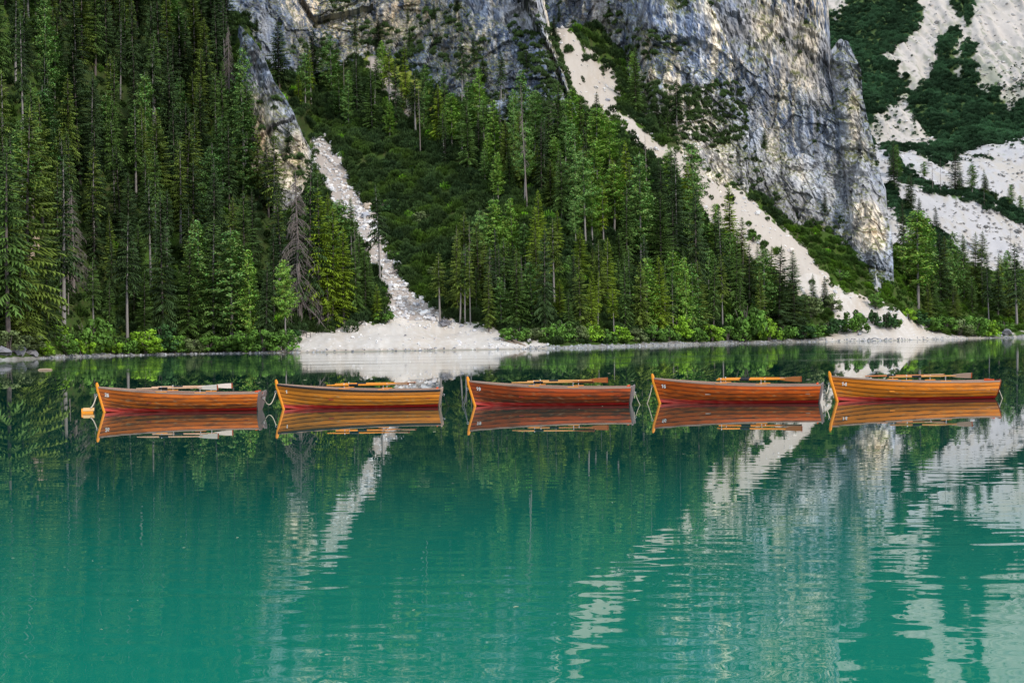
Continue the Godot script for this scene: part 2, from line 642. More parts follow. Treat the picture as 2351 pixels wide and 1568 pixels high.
func build_sheets():
	zones = {
		"chute": [poly("722,316 748,316 792,385 802,430 858,460 880,540 905,600 935,655 1010,712 1060,738 1140,750 1180,775 1260,788 1260,830 600,830 655,778 690,754 760,752 830,738 880,738 888,690 850,600 800,520 760,470 735,420 712,360")],
		"scree": [poly("1215,-90 1255,-90 1282,30 1350,115 1412,162 1424,200 1410,256 1446,262 1512,318 1578,352 1622,374 1688,428 1744,478 1812,530 1866,588 1886,630 1930,670 2000,688 2060,706 2140,748 2200,774 2400,776 2400,800 1870,800 1890,772 1930,752 1890,705 1822,675 1770,630 1722,604 1670,548 1622,505 1590,440 1560,400 1470,335 1420,295 1370,268 1340,245 1315,190 1276,110 1245,30"), poly("840,130 872,138 910,196 962,252 952,288 920,258 880,218 850,170")],
		"grass": [poly("850,120 900,130 960,180 1010,215 1000,260 962,292 920,262 880,212"), poly("780,60 820,90 850,140 835,150")],
		"path": [poly("68,540 98,536 94,575 86,606 52,606 66,580")],
		"rock": [poly("535,60 600,60 660,120 665,225 700,280 722,330 716,368 690,400 660,440 632,468 608,440 596,330 560,240 535,150")],
		"far_white": [poly("1880,-80 1960,-80 1962,0 1940,25 1922,58 1905,78 1885,95"), poly("2100,-80 2195,-80 2185,0 2200,26 2196,60 2170,76 2160,100 2156,136 2140,172 2104,200 2080,190 2092,168 2060,172 2066,150 2032,144 2030,128 2078,98 2100,74 2118,50 2122,27 2106,0"), poly("2196,30 2215,45 2235,80 2215,110 2205,180 2198,180 2196,120 2210,85"), poly("2074,210 2046,234 2048,248 2018,272 1996,298 2010,330 2165,326 2158,306 2130,294 2106,280 2092,262 2094,238 2084,212"), poly("2255,-80 2240,0 2226,70 2236,110 2240,145 2250,200 2265,230 2290,200 2310,260 2351,240 2700,260 2700,-80"), poly("1990,325 2150,342 2182,368 2210,352 2260,339 2351,320 2720,280 2720,700 1990,700")],
		"far_green": [poly("1895,36 1915,32 1922,60 1905,84 1892,75"), poly("2030,326 2170,330 2160,350 2172,380 2150,386 2110,356 2030,345"), poly("2030,340 2056,392 2105,424 2170,450 2225,466 2285,484 2351,516 2720,620 2720,600 2351,498 2300,468 2250,452 2200,440 2150,428 2110,402 2066,374"), poly("2030,425 2070,460 2110,490 2150,515 2185,560 2190,590 2160,585 2110,535 2040,470")]}
	# near slope, from the lakebed up
	var segs := [3, 26, 70, 74, 70, 40]
	var vs := []
	for r in 6:
		for s in segs[r]:
			vs.append(r + float(s) / segs[r])
	vs.append(6.0)
	var nu := 740
	var nv := vs.size()
	var P := PackedVector3Array()
	var C := PackedColorArray()
	P.resize(nu * nv)
	C.resize(nu * nv)
	for i in nu:
		var x := -260.0 + 2960.0 * i / (nu - 1)
		var rows := slope_at(x)
		for j in nv:
			var r := mini(int(vs[j]), 5)
			var t: float = vs[j] - r
			var yd: Vector2 = rows[r].lerp(rows[r + 1], t)
			var p := spot(x, yd.x, yd.y)
			var past: float = yd.y - rows[1].y
			if past > 0.0:
				p.y += hill_bump(p, past)
			var jx := x + n_fine.get_noise_2d(p.x * 0.6, p.y * 0.6) * 16.0
			var jy := yd.x + n_fine.get_noise_2d(p.x * 0.6 + 70.0, p.y * 0.6) * 16.0
			var c := Color(0.25, 0.30, 0.17)
			var fine := n_fine.get_noise_2d(p.x * 2.0, p.y * 2.0 + p.z)
			if past <= 0.0:
				c = Color(0.55, 0.56, 0.50)
			elif in_zone("chute", jx, jy) or in_zone("scree", jx, jy):
				var k := n_spot.get_noise_2d(p.x * 3.0, p.y * 3.0 + p.z)
				c = Color(0.80, 0.775, 0.745).lerp(Color(0.74, 0.68, 0.61), clampf(0.3 + k * 1.6, 0.0, 1.0))
				c = c.lerp(Color(0.87, 0.86, 0.85), clampf(fine * 1.5 + 0.1, 0.0, 0.7))
				if x < 1260.0 and yd.x > 735.0:
					c = c.lerp(Color(0.79, 0.745, 0.69), 0.55).lerp(Color(0.64, 0.585, 0.525), 0.8 * smoothstep(4.0, 0.5, past + fine * 2.0))
				if x > 1240.0:
					c = c.lerp(Color(0.70, 0.655, 0.605), 0.45 if yd.x > 640.0 else 0.75)
				if x < 1000.0 and yd.x < 735.0:
					c = c.lerp(Color(0.62, 0.57, 0.53), 0.75)
			elif past < 2.2 + fine * 1.5 + (2.5 if x > 1180.0 else 0.0):
				c = Color(0.63, 0.62, 0.60).lerp(Color(0.45, 0.43, 0.40), clampf(0.4 + fine, 0.0, 1.0))
			elif in_zone("path", x, yd.x):
				c = Color(0.74, 0.64, 0.54)
			elif in_zone("grass", jx, jy):
				c = Color(0.44, 0.52, 0.20).lerp(Color(0.52, 0.52, 0.28), clampf(0.5 + fine, 0.0, 1.0))
			else:
				var k := n_spot.get_noise_2d(p.x * 2.0, p.y * 2.0 + p.z)
				c = c.lerp(Color(0.27, 0.36, 0.15), clampf(0.35 + k * 1.6, 0.0, 1.0)).lerp(Color(0.33, 0.29, 0.22), clampf(fine * 1.2 - 0.1, 0.0, 0.6))
			P[j * nu + i] = p
			C[j * nu + i] = c
	var o := obj("hillside", grid_mesh(P, nu, nv, C)[0], M.ground)
	o.set_meta("kind", "structure")
	o.set_meta("label", "wooded mountainside with pale scree chutes down to the lake shore")

	# the buttress on the middle slope, then the great cliff on its right
	var a := [
		[440, 150, 580, 440, -50, 600, 440, -400, 620],
		[505, 260, 418, 505, 0, 440, 505, -400, 462],
		[600, 230, 420, 600, 0, 442, 600, -400, 464],
		[720, 170, 452, 720, -20, 474, 720, -400, 498],
		[850, 120, 456, 850, -60, 478, 850, -400, 502],
		[950, 170, 446, 950, -30, 470, 950, -400, 496],
		[1050, 225, 424, 1050, 20, 448, 1045, -400, 482],
		[1110, 260, 416, 1105, 40, 442, 1090, -400, 478],
		[1200, 300, 404, 1190, 60, 432, 1140, -400, 468],
		[1280, 330, 398, 1225, 70, 428, 1150, -400, 460],
		[1326, 340, 400, 1242, 70, 430, 1152, -400, 462],
		[1350, 340, 410, 1256, 65, 440, 1158, -400, 472],
		[1358, 340, 425, 1262, 60, 455, 1160, -400, 487],
		[1356, 340, 445, 1260, 60, 475, 1158, -400, 507],
		[1330, 340, 490, 1236, 60, 520, 1138, -400, 550]]
	o = obj("cliff", cliff(a, 2.2, [220, 100]), M.rock)
	o.set_meta("kind", "structure")
	o.set_meta("label", "grey and cream rock buttress above the middle of the slope")
	a = [
		[1190, 120, 540, 1180, 40, 545, 1170, -60, 552, 1150, -400, 590],
		[1330, 190, 500, 1325, 60, 512, 1320, -40, 520, 1300, -400, 565],
		[1400, 220, 474, 1400, 90, 490, 1398, -20, 500, 1380, -400, 548],
		[1500, 350, 440, 1500, 240, 456, 1500, 60, 470, 1490, -400, 512],
		[1600, 440, 446, 1600, 300, 456, 1600, 100, 468, 1590, -400, 512],
		[1750, 520, 462, 1748, 360, 471, 1740, 150, 476, 1730, -400, 516],
		[1850, 590, 468, 1848, 420, 477, 1838, 180, 482, 1815, -400, 520],
		[1955, 680, 464, 1945, 440, 480, 1890, 180, 488, 1850, -400, 524],
		[2015, 700, 455, 2000, 440, 478, 1905, 180, 492, 1868, -400, 528],
		[2048, 700, 468, 2030, 430, 490, 1912, 170, 502, 1878, -400, 540],
		[2052, 700, 500, 2035, 430, 520, 1910, 160, 530, 1878, -400, 565],
		[2030, 700, 560, 2010, 430, 580, 1890, 160, 600, 1860, -400, 640]]
	o = obj("cliff", cliff(a, 2.0, [150, 170, 110]), M.rock)
	o.set_meta("kind", "structure")
	o.set_meta("label", "tall streaked limestone cliff that ends in a square corner above the valley")
	# the lower band between the forest and the boulder chute
	a = [
		[535, 330, 420, 535, 120, 430, 535, 60, 436],
		[556, 350, 392, 556, 180, 402, 556, 60, 409],
		[600, 420, 384, 600, 250, 395, 600, 125, 402],
		[630, 490, 379, 630, 320, 390, 630, 190, 398],
		[660, 490, 380, 660, 340, 390, 655, 225, 398],
		[690, 450, 385, 690, 350, 392, 685, 285, 398],
		[715, 400, 392, 715, 365, 398, 712, 340, 402],
		[735, 380, 412, 735, 350, 416, 730, 335, 420]]
	o = obj("cliff", cliff(a, 2.0, [90, 70]), M.rock)
	o.set_meta("kind", "structure")
	o.set_meta("label", "low streaked rock face between the steep forest and the boulder chute")
	# the pinnacle in front of the corner
	a = []
	for k in 13:
		var w := PI * 1.5 * k / 12.0 - PI * 0.75
		var dx := sin(w)
		var dz := -cos(w) * 5.0
		var lump := 1.0 + 0.16 * sin(k * 2.3) + 0.10 * sin(k * 5.1)
		var c := []
		for q in [[2002, 700, 46, 468], [2002, 560, 42, 472], [1987, 440, 40, 479], [1960, 300, 37, 486], [1946, 215, 31, 490], [1940, 150, 33, 492], [1934, 122, 24, 493], [1937, 103, 12, 494], [1938, 98, 2, 495]]:
			c.append_array([q[0] + dx * q[2] * lump, q[1] + sin(k * 1.7) * 9.0, q[3] + dz * q[2] / 34.0])
		a.append(c)
	o = obj("cliff", cliff(a, 3.0, [50, 44, 50, 34, 24, 12, 8, 3]), M.rock)
	o.set_meta("kind", "structure")
	o.set_meta("label", "rock pinnacle standing at the corner of the tall cliff")

	# the valley head far behind
	a = [
		[1790, 700, 500, 1790, 640, 560, 1790, 450, 640, 1790, 430, 660, 1790, 330, 760, 1790, 150, 860, 1790, 0, 960, 1790, -400, 1260],
		[1950, 690, 500, 1950, 620, 560, 1950, 430, 640, 1950, 400, 660, 1950, 332, 760, 1950, 150, 860, 1950, 0, 960, 1950, -400, 1260],
		[2050, 690, 505, 2050, 610, 560, 2050, 412, 635, 2050, 392, 655, 2050, 332, 750, 2050, 150, 855, 2050, 0, 955, 2050, -400, 1255],
		[2150, 690, 520, 2150, 612, 565, 2150, 440, 632, 2150, 424, 652, 2150, 345, 740, 2150, 160, 850, 2150, 0, 950, 2150, -400, 1250],
		[2250, 690, 540, 2250, 618, 575, 2250, 470, 632, 2250, 455, 652, 2250, 342, 738, 2250, 160, 845, 2250, 0, 945, 2250, -400, 1240],
		[2351, 690, 555, 2351, 624, 585, 2351, 512, 634, 2351, 498, 654, 2351, 324, 745, 2351, 170, 840, 2351, 0, 930, 2351, -400, 1220],
		[2720, 690, 570, 2720, 640, 600, 2720, 620, 634, 2720, 600, 654, 2720, 280, 760, 2720, 170, 830, 2720, 0, 910, 2720, -400, 1180]]
	var dense := resample(a, 5.0)
	var got := sheet_columns(dense, dense.size(), [8, 50, 6, 50, 60, 50, 40])
	var q: PackedVector3Array = got[0]
	P = PackedVector3Array()
	C = PackedColorArray()
	for k in q.size():
		var p := spot(q[k].x, q[k].y, q[k].z)
		var bump := n_big.get_noise_2d(p.x * 0.8, p.z * 0.8) * 4.0 + n_spot.get_noise_2d(p.x * 2.0, p.z * 2.0) * 2.4
		if q[k].y < 300.0:
			bump += n_mid.get_noise_2d(p.x * 1.1, p.z * 0.25) * 3.5
		p.y += bump
		var jx := q[k].x + n_fine.get_noise_2d(p.x * 0.35, p.y * 0.35) * 13.0
		var jy := q[k].y + n_fine.get_noise_2d(p.x * 0.35 + 70.0, p.y * 0.35) * 13.0
		var fine := n_fine.get_noise_2d(p.x * 0.8, p.y * 0.8 + p.z)
		var c: Color
		var white := in_zone("far_white", jx, jy)
		if white and q[k].y < 320.0:
			var stripe := n_mid.get_noise_2d(p.x * 1.3, p.z * 0.35)
			if q[k].x > 2225.0 and stripe < -0.1 + clampf((60.0 - q[k].y) / 160.0, -0.45, 0.1) * -1.0:
				c = Color(0.58, 0.58, 0.52)
			else:
				c = Color(0.75, 0.715, 0.68)
		elif white:
			c = Color(0.71, 0.70, 0.70)
		if white:
			c = c.lerp(Color(0.70, 0.67, 0.63), clampf(0.2 + n_spot.get_noise_2d(p.x * 1.5, p.z * 1.5) * 1.4 + fine * 1.2, 0.0, 0.9))
		if white:
			far_bare.append([p, q[k].y])
			var edge := Vector2(n_spot.get_noise_2d(p.x * 9.0, p.y * 9.0), n_spot.get_noise_2d(p.x * 9.0 + 40.0, p.y * 9.0)) * 60.0
			if q[k].y > -20.0 and not in_zone("far_white", jx + edge.x, jy + edge.y):
				far_spots.append([p, q[k].x, q[k].y, true])
				c = c.lerp(Color(0.50, 0.52, 0.43), 0.4)
		if in_zone("far_green", jx, jy):
			white = false
		if white and q[k].y < 315.0 and n_fine.get_noise_2d(p.x * 0.7 + 30.0, p.z * 0.25) > (0.34 if q[k].y > 120.0 else 0.42):
			c = c.lerp(Color(0.52, 0.52, 0.46), 0.6)
			far_spots.append([p, q[k].x, q[k].y, true])
		if not white:
			c = Color(0.27, 0.35, 0.22).lerp(Color(0.36, 0.41, 0.24), clampf(0.4 + fine, 0.0, 1.0))
			far_spots.append([p, q[k].x, q[k].y, false])
		elif q[k].x > 2220.0 and q[k].y > 130.0 and q[k].y < 330.0:
			far_spots.append([p, q[k].x, q[k].y, true])
		P.append(p)
		C.append(c)
	o = obj("mountain", grid_mesh(P, dense.size(), got[1], C)[0], M.ground)
	o.set_meta("kind", "structure")
	o.set_meta("label", "far valley head with white debris fans and dark dwarf pine slopes")


# ---------------------------------------------------------------- the lake
func build_lake():
	var ds := []
	var d := -60.0
	while d < 3.0:
		ds.append(d)
		d += 8.0
	d = 3.0
	while d < 70.0:
		ds.append(d)
		d += maxf(0.045, d * 0.0042)
	while d < 620.0:
		ds.append(d)
		d += d * 0.03
	ds.append(640.0)
	var nx := 430
	var nv := ds.size()
	var waves := []
	var r := RandomNumberGenerator.new()
	r.seed = 77
	for k in 11:
		var wl: float = [0.21, 0.27, 0.34, 0.42, 0.55, 0.7, 0.95, 1.3, 0.3, 0.48, 2.2][k]
		var ang := r.randf_range(-0.42, 0.42) + (1.1 if k == 8 else (-1.0 if k == 9 else 0.0))
		var kk := TAU / wl
		waves.append([sin(ang) * kk, cos(ang) * kk, r.randf() * TAU, [0.0030, 0.0034, 0.0038, 0.0038, 0.0034, 0.0028, 0.0020, 0.0012, 0.0014, 0.0016, 0.0008][k]])
	var P := PackedVector3Array()
	var N := PackedVector3Array()
	var UV := PackedVector2Array()
	P.resize(nx * nv)
	N.resize(nx * nv)
	UV.resize(nx * nv)
	for j in nv:
		d = ds[j]
		var half := maxf(30.0, 16.0 + absf(d) * 0.62) if d > 3.0 else 60.0
		if d > 3.0 and d < 80.0:
			half = 6.0 + d * 0.46
		if d > 80.0:
			half = 42.8 + (d - 80.0) * 0.75
		for i in nx:
			var x := half * (2.0 * i / (nx - 1) - 1.0)
			var nn := Vector3.UP
			var h := 0.0
			if d > 3.0 and d < 70.0:
				var patch := n_spot.get_noise_2d(x * 3.0, d * 5.0)
				var amp := 0.09 + 1.1 * smoothstep(27.0, 11.0, d + patch * 8.0 - x * 0.3) + 0.12 * maxf(patch, 0.0)
				amp *= smoothstep(70.0, 55.0, d) * (0.62 + 0.7 * n_big.get_noise_2d(x * 2.2, d * 6.0))
				var wx := x + n_spot.get_noise_2d(x * 9.0, d * 9.0) * 0.25
				var wd := d + n_spot.get_noise_2d(x * 9.0 + 50.0, d * 9.0) * 0.25
				var sx := 0.0
				var sd := 0.0
				for w in waves:
					var ph: float = w[0] * wx + w[1] * wd + w[2]
					var s: float = w[3] * amp
					var kl: float = sqrt(w[0] * w[0] + w[1] * w[1])
					h += s / kl * sin(ph)
					var cs := s * cos(ph) / kl
					sx += cs * w[0]
					sd += cs * w[1]
				nn = Vector3(-sx, 1.0, sd).normalized()
			P[j * nx + i] = Vector3(x, h, -d)
			N[j * nx + i] = nn
			UV[j * nx + i] = Vector2((x + 500.0) / 1000.0, (d + 100.0) / 800.0)
	var ix := PackedInt32Array()
	ix.resize((nx - 1) * (nv - 1) * 6)
	var z := 0
	for j in nv - 1:
		for i in nx - 1:
			var k := j * nx + i
			ix[z] = k; ix[z + 1] = k + nx; ix[z + 2] = k + 1
			ix[z + 3] = k + 1; ix[z + 4] = k + nx; ix[z + 5] = k + nx + 1
			z += 6
	var a := []
	a.resize(Mesh.ARRAY_MAX)
	a[Mesh.ARRAY_VERTEX] = P
	a[Mesh.ARRAY_NORMAL] = N
	a[Mesh.ARRAY_TEX_UV] = UV
	a[Mesh.ARRAY_INDEX] = ix
	var mesh := ArrayMesh.new()
	mesh.add_surface_from_arrays(Mesh.PRIMITIVE_TRIANGLES, a)
	var m := StandardMaterial3D.new()
	m.resource_name = "lake_water"
	m.albedo_color = Color.WHITE
	m.metallic_specular = 0.5
	# light breezes roughen the far water in patches
	var im := Image.create(256, 1024, false, Image.FORMAT_RGB8)
	for v in 1024:
		var dist := v / 1024.0 * 800.0 - 100.0
		for u in 256:
			var x := u / 256.0 * 1000.0 - 500.0
			var k := 0.0
			if dist > 55.0:
				var band := smoothstep(0.0, 0.5, n_spot.get_noise_2d(x * 0.8, dist * 4.0))
				k = smoothstep(55.0, 130.0, dist) * (0.035 + 0.05 * band)
			im.set_pixel(u, v, Color(k, k, k))
	m.roughness = 1.0
	# water colour goes from turquoise nearby to a darker green farther out
	var tint := Image.create(64, 1024, false, Image.FORMAT_RGB8)
	for v in 1024:
		var dist := (v + 0.5) / 1024.0 * 800.0 - 100.0
		for u in 64:
			var x := u / 64.0 * 1000.0 - 500.0
			var k := smoothstep(7.0, 30.0, dist + n_spot.get_noise_2d(x * 0.5, dist) * 4.0)
			tint.set_pixel(u, v, Color(0.06, 0.42, 0.345).lerp(Color(0.03, 0.225, 0.20), k))
	m.albedo_texture = ImageTexture.create_from_image(tint)
	m.roughness_texture = ImageTexture.create_from_image(im)
	m.roughness_texture_channel = BaseMaterial3D.TEXTURE_CHANNEL_RED
	m.texture_repeat = false
	var o := obj("lake", mesh, m)
	o.set_meta("kind", "structure")
	o.set_meta("label", "calm turquoise lake mirroring the forest and cliffs")


# ---------------------------------------------------------------- plants
func shade(k: float) -> Color:
	return Color(k, k, k)


func spruce_crown(sd: int, h: float, rad: float, low: float, gap: float, droop: float, sag: float) -> ArrayMesh:
	var r := RandomNumberGenerator.new()
	r.seed = sd
	var b := MB.new()
	var y := h * low
	while y < h * 0.985:
		var t := (y / h - low) / (1.0 - low)
		var len0 := rad * pow(1.0 - t, 0.78) * minf(1.0, 0.55 + t * 3.0) + 0.18
		var count := 5 if t < 0.85 else 4
		var a0 := r.randf() * TAU
		for k in count:
			if r.randf() < gap:
				continue
			var a := a0 + TAU * k / count + r.randf_range(-0.35, 0.35)
			var L := len0 * r.randf_range(0.62, 1.15)
			var out := Vector3(cos(a), 0, sin(a))
			var side := Vector3(-out.z, 0, out.x)
			var fall := lerpf(droop, -0.35, t) * L
			var base := Vector3(0, y + r.randf_range(-0.15, 0.15), 0)
			var tone := r.randf_range(0.55, 1.2)
			var steps := maxi(2, int(L / 0.42))
			for s in range(1, steps + 1):
				var f := float(s) / steps
				var p := base + out * (L * f) - Vector3(0, fall * f * f, 0)
				var p0 := base + out * (L * (f - 1.0 / steps)) - Vector3(0, fall * (f - 1.0 / steps) * (f - 1.0 / steps), 0)
				var wd := 0.34 * L * (1.08 - f * 0.75) * r.randf_range(0.7, 1.2) + 0.12
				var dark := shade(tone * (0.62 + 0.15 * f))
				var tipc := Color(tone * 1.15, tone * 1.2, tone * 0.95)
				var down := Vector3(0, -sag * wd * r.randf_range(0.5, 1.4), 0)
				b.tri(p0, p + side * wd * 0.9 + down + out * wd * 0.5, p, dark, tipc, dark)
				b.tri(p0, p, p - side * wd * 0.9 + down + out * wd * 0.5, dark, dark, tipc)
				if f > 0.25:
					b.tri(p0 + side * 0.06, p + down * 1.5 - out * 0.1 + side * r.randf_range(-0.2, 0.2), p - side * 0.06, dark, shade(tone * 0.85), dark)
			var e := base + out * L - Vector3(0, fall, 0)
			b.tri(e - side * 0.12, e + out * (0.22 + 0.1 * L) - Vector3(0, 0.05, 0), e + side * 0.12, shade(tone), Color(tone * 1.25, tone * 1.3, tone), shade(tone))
		y += r.randf_range(0.44, 0.74) * (1.0 - 0.4 * t)
	for k in 3:
		var a := TAU * k / 3.0
		var o := Vector3(cos(a), 0, sin(a)) * 0.13
		b.tri(Vector3(0, h * 0.96, 0) + o, Vector3(0, h * 1.02, 0), Vector3(0, h * 0.96, 0) - o)
	return b.mesh()


func larch_crown(sd: int, h: float, rad: float, low: float) -> ArrayMesh:
	var r := RandomNumberGenerator.new()
	r.seed = sd
	var b := MB.new()
	var y := h * low
	while y < h * 0.98:
		var t := (y / h - low) / (1.0 - low)
		var len0 := rad * pow(1.0 - t, 0.5) * minf(1.0, 0.45 + t * 2.0) + 0.2
		for k in 6:
			if r.randf() < 0.12:
				continue
			var a := r.randf() * TAU
			var L := len0 * r.randf_range(0.45, 1.2)
			var out := Vector3(cos(a), 0, sin(a))
			var side := Vector3(-out.z, 0, out.x)
			var base := Vector3(0, y, 0)
			var rise := r.randf_range(-0.25, 0.12) * L
			var tone := r.randf_range(0.72, 1.15)
			var steps := maxi(3, int(L / 0.26))
			for s in range(1, steps + 1):
				var f := float(s) / steps
				var p := base + out * (L * f) + Vector3(0, rise * f - 0.10 * L * sin(f * PI), 0)
				for q in 4:
					var o := p + side * r.randf_range(-0.30, 0.30) * (0.3 + L * 0.28) + Vector3(0, r.randf_range(-0.34, 0.26), 0)
					var w := r.randf_range(0.17, 0.34)
					var dir := (out * r.randf_range(-0.2, 1.0) + side * r.randf_range(-1.0, 1.0)).normalized()
					var c := Color(tone * r.randf_range(0.8, 1.15), tone * r.randf_range(0.85, 1.15), tone * 0.9)
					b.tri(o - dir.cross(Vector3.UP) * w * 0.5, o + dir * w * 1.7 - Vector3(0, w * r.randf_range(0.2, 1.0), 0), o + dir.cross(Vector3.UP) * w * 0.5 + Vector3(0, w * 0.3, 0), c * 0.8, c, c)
		y += r.randf_range(0.34, 0.56)
	return b.mesh()


func trunk_mesh(sd: int, h: float, rad: float, lean := 0.0) -> ArrayMesh:
	var r := RandomNumberGenerator.new()
	r.seed = sd
	var b := MB.new()
	var pts := []
	var radii := []
	var bend := Vector3(r.randf_range(-0.012, 0.012) + lean, 0, r.randf_range(-0.012, 0.012))
	for k in 9:
		var t := k / 8.0
		pts.append(Vector3(0, -2.0 + (h + 2.0) * t, 0) + bend * h * sin(t * PI) * 0.7)
		radii.append(rad * pow(1.0 - t, 0.85) + 0.018 + (rad * 0.45 if k == 0 else 0.0))
	b.tube(pts, radii, 7)
	return b.mesh()


func dead_branches(sd: int, h: float, low: float, rad: float, count: int, droop: float) -> ArrayMesh:
	var r := RandomNumberGenerator.new()
	r.seed = sd
	var b := MB.new()
	for k in count:
		var t := (k + r.randf()) / count
		var y := h * lerpf(low, 0.97, t)
		var L := rad * pow(1.0 - t, 0.7) * r.randf_range(0.5, 1.15) + 0.15
		var a := r.randf() * TAU
		var out := Vector3(cos(a), 0, sin(a))
		var side := Vector3(-out.z, 0, out.x)
		var pts := []
		for s in 4:
			var f := s / 3.0
			pts.append(Vector3(0, y - droop * L * f * f, 0) + out * L * f + side * sin(f * 3.0) * 0.08 * L)
		b.tube(pts, [0.045, 0.035, 0.025, 0.012], 3)
		for s in 7:
			var f := r.randf_range(0.3, 1.0)
			var p := Vector3(0, y - droop * L * f * f, 0) + out * L * f
			var e := p + side * r.randf_range(-0.4, 0.4) * L + Vector3(0, -r.randf_range(0.1, 0.5) * L, 0) + out * r.randf_range(0.0, 0.2) * L
			b.tri(p - out * 0.025, e, p + out * 0.025)
	return b.mesh()


func leaf_bush(sd: int, w: float, h: float, lobes: int, leaves: int, size: float) -> ArrayMesh:
	var r := RandomNumberGenerator.new()
	r.seed = sd
	var b := MB.new()
	for l in lobes:
		var a := r.randf() * TAU
		var rr := w * 0.5 * sqrt(r.randf()) * 0.95
		var c := Vector3(cos(a) * rr, h * r.randf_range(0.15, 0.90) * (1.0 - 0.35 * rr / (w * 0.5)), sin(a) * rr)
		var lr := w * r.randf_range(0.08, 0.19)
		var tone := r.randf_range(0.62, 1.2)
		for k in leaves:
			var n := Vector3(r.randfn(), r.randfn() + 0.25, r.randfn()).normalized()
			var p := c + n * Vector3(1.0, 0.8, 1.0) * lr * r.randf_range(0.55, 1.08)
			if p.y < 0.05:
				p.y = r.randf() * 0.3
			var u := n.cross(Vector3(r.randfn(), r.randfn(), r.randfn())).normalized()
			var v := (n + Vector3(r.randfn(), r.randfn(), r.randfn()) * 0.5).cross(u).normalized()
			var s := size * r.randf_range(0.6, 1.3)
			var col := shade(tone * r.randf_range(0.8, 1.15))
			b.tri(p - u * s, p + v * s * 0.8, p + u * s, col, col, col)
			b.tri(p - u * s, p + u * s, p - v * s * 0.8, col, col, col)
	return b.mesh()


func stems_mesh(sd: int, w: float, h: float) -> ArrayMesh:
	var r := RandomNumberGenerator.new()
	r.seed = sd
	var b := MB.new()
	for k in 7:
		var a := TAU * k / 7.0 + r.randf()
		var e := Vector3(cos(a) * w * 0.3 * r.randf(), h * r.randf_range(0.6, 0.85), sin(a) * w * 0.3 * r.randf())
		b.tube([Vector3(0, -0.5, 0), e * 0.5 + Vector3(0, 0.1, 0), e], [0.07, 0.05, 0.02], 4)
	return b.mesh()


func mugo_mesh(sd: int) -> ArrayMesh:
	var r := RandomNumberGenerator.new()
	r.seed = sd
	var b := MB.new()
	for k in 110:
		var a := r.randf() * TAU
		var rr := sqrt(r.randf())
		var p := Vector3(cos(a) * rr * 1.25, (1.0 - rr * rr * 0.75) * r.randf_range(0.55, 1.0), sin(a) * rr * 1.25)
		var up := Vector3(cos(a) * rr * 0.7, 1.0, sin(a) * rr * 0.7).normalized()
		var L := r.randf_range(0.28, 0.60)
		var tone := r.randf_range(0.7, 1.15)
		var u := up.cross(Vector3(r.randfn(), r.randfn(), r.randfn())).normalized()
		var v := up.cross(u)
		for q in [u, v, (u + v) * 0.7]:
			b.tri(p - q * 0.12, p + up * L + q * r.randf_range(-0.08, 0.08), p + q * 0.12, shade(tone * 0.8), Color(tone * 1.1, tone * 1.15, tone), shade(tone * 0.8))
	for k in 14:
		var a := r.randf() * TAU
		var e := Vector3(cos(a) * 1.05, r.randf_range(0.2, 0.6), sin(a) * 1.05)
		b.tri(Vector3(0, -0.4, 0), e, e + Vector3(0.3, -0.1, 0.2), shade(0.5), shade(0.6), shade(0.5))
	return b.mesh()


const ORD := ["first", "second", "third", "fourth", "fifth", "sixth", "seventh", "eighth", "ninth", "tenth", "eleventh", "twelfth", "thirteenth", "fourteenth", "fifteenth", "sixteenth", "seventeenth", "eighteenth", "nineteenth"]
const TENS := ["", "", "twenty", "thirty", "forty", "fifty", "sixty", "seventy", "eighty", "ninety"]
const TENTH := ["", "", "twentieth", "thirtieth", "fortieth", "fiftieth", "sixtieth", "seventieth", "eightieth", "ninetieth"]


func ordinal(n: int) -> String:
	if n < 20:
		return ORD[n - 1]
	if n % 10 == 0:
		return TENTH[n / 10]
	return TENS[n / 10] + "-" + ORD[n % 10 - 1]


var planted := []        # every tree: {kind, x, y, top, h, tint, p}
var taken := {}


func near_taken(p: Vector3, dist: float) -> bool:
	var cell := Vector2i(int(floor(p.x / 8.0)), int(floor(p.z / 8.0)))
	for i in range(-1, 2):
		for j in range(-1, 2):
			for q in taken.get(cell + Vector2i(i, j), []):
				if Vector2(q.x - p.x, q.z - p.z).length() < dist:
					return true
	return false


func take(p: Vector3):
	var cell := Vector2i(int(floor(p.x / 8.0)), int(floor(p.z / 8.0)))
	if not taken.has(cell):
		taken[cell] = []
	taken[cell].append(p)


func plant(kind: String, x: float, y: float, top: float, tint: String, at = null, lean := 0.0, story := ""):
	var p: Vector3 = ground(x, y) if at == null else at
	var h := (y - top) / F * -p.z
	take(p)
	planted.append({"kind": kind, "x": x, "y": y, "top": top, "h": h, "tint": tint, "p": p, "lean": lean, "story": story})


func far_ground(x: float, y: float) -> Vector3:
	var best := Vector3.ZERO
	var e := 1e9
	for s in far_spots:
		var q := Vector2(s[1] - x, s[2] - y).length_squared()
		if q < e:
			e = q
			best = s[0]
	return best


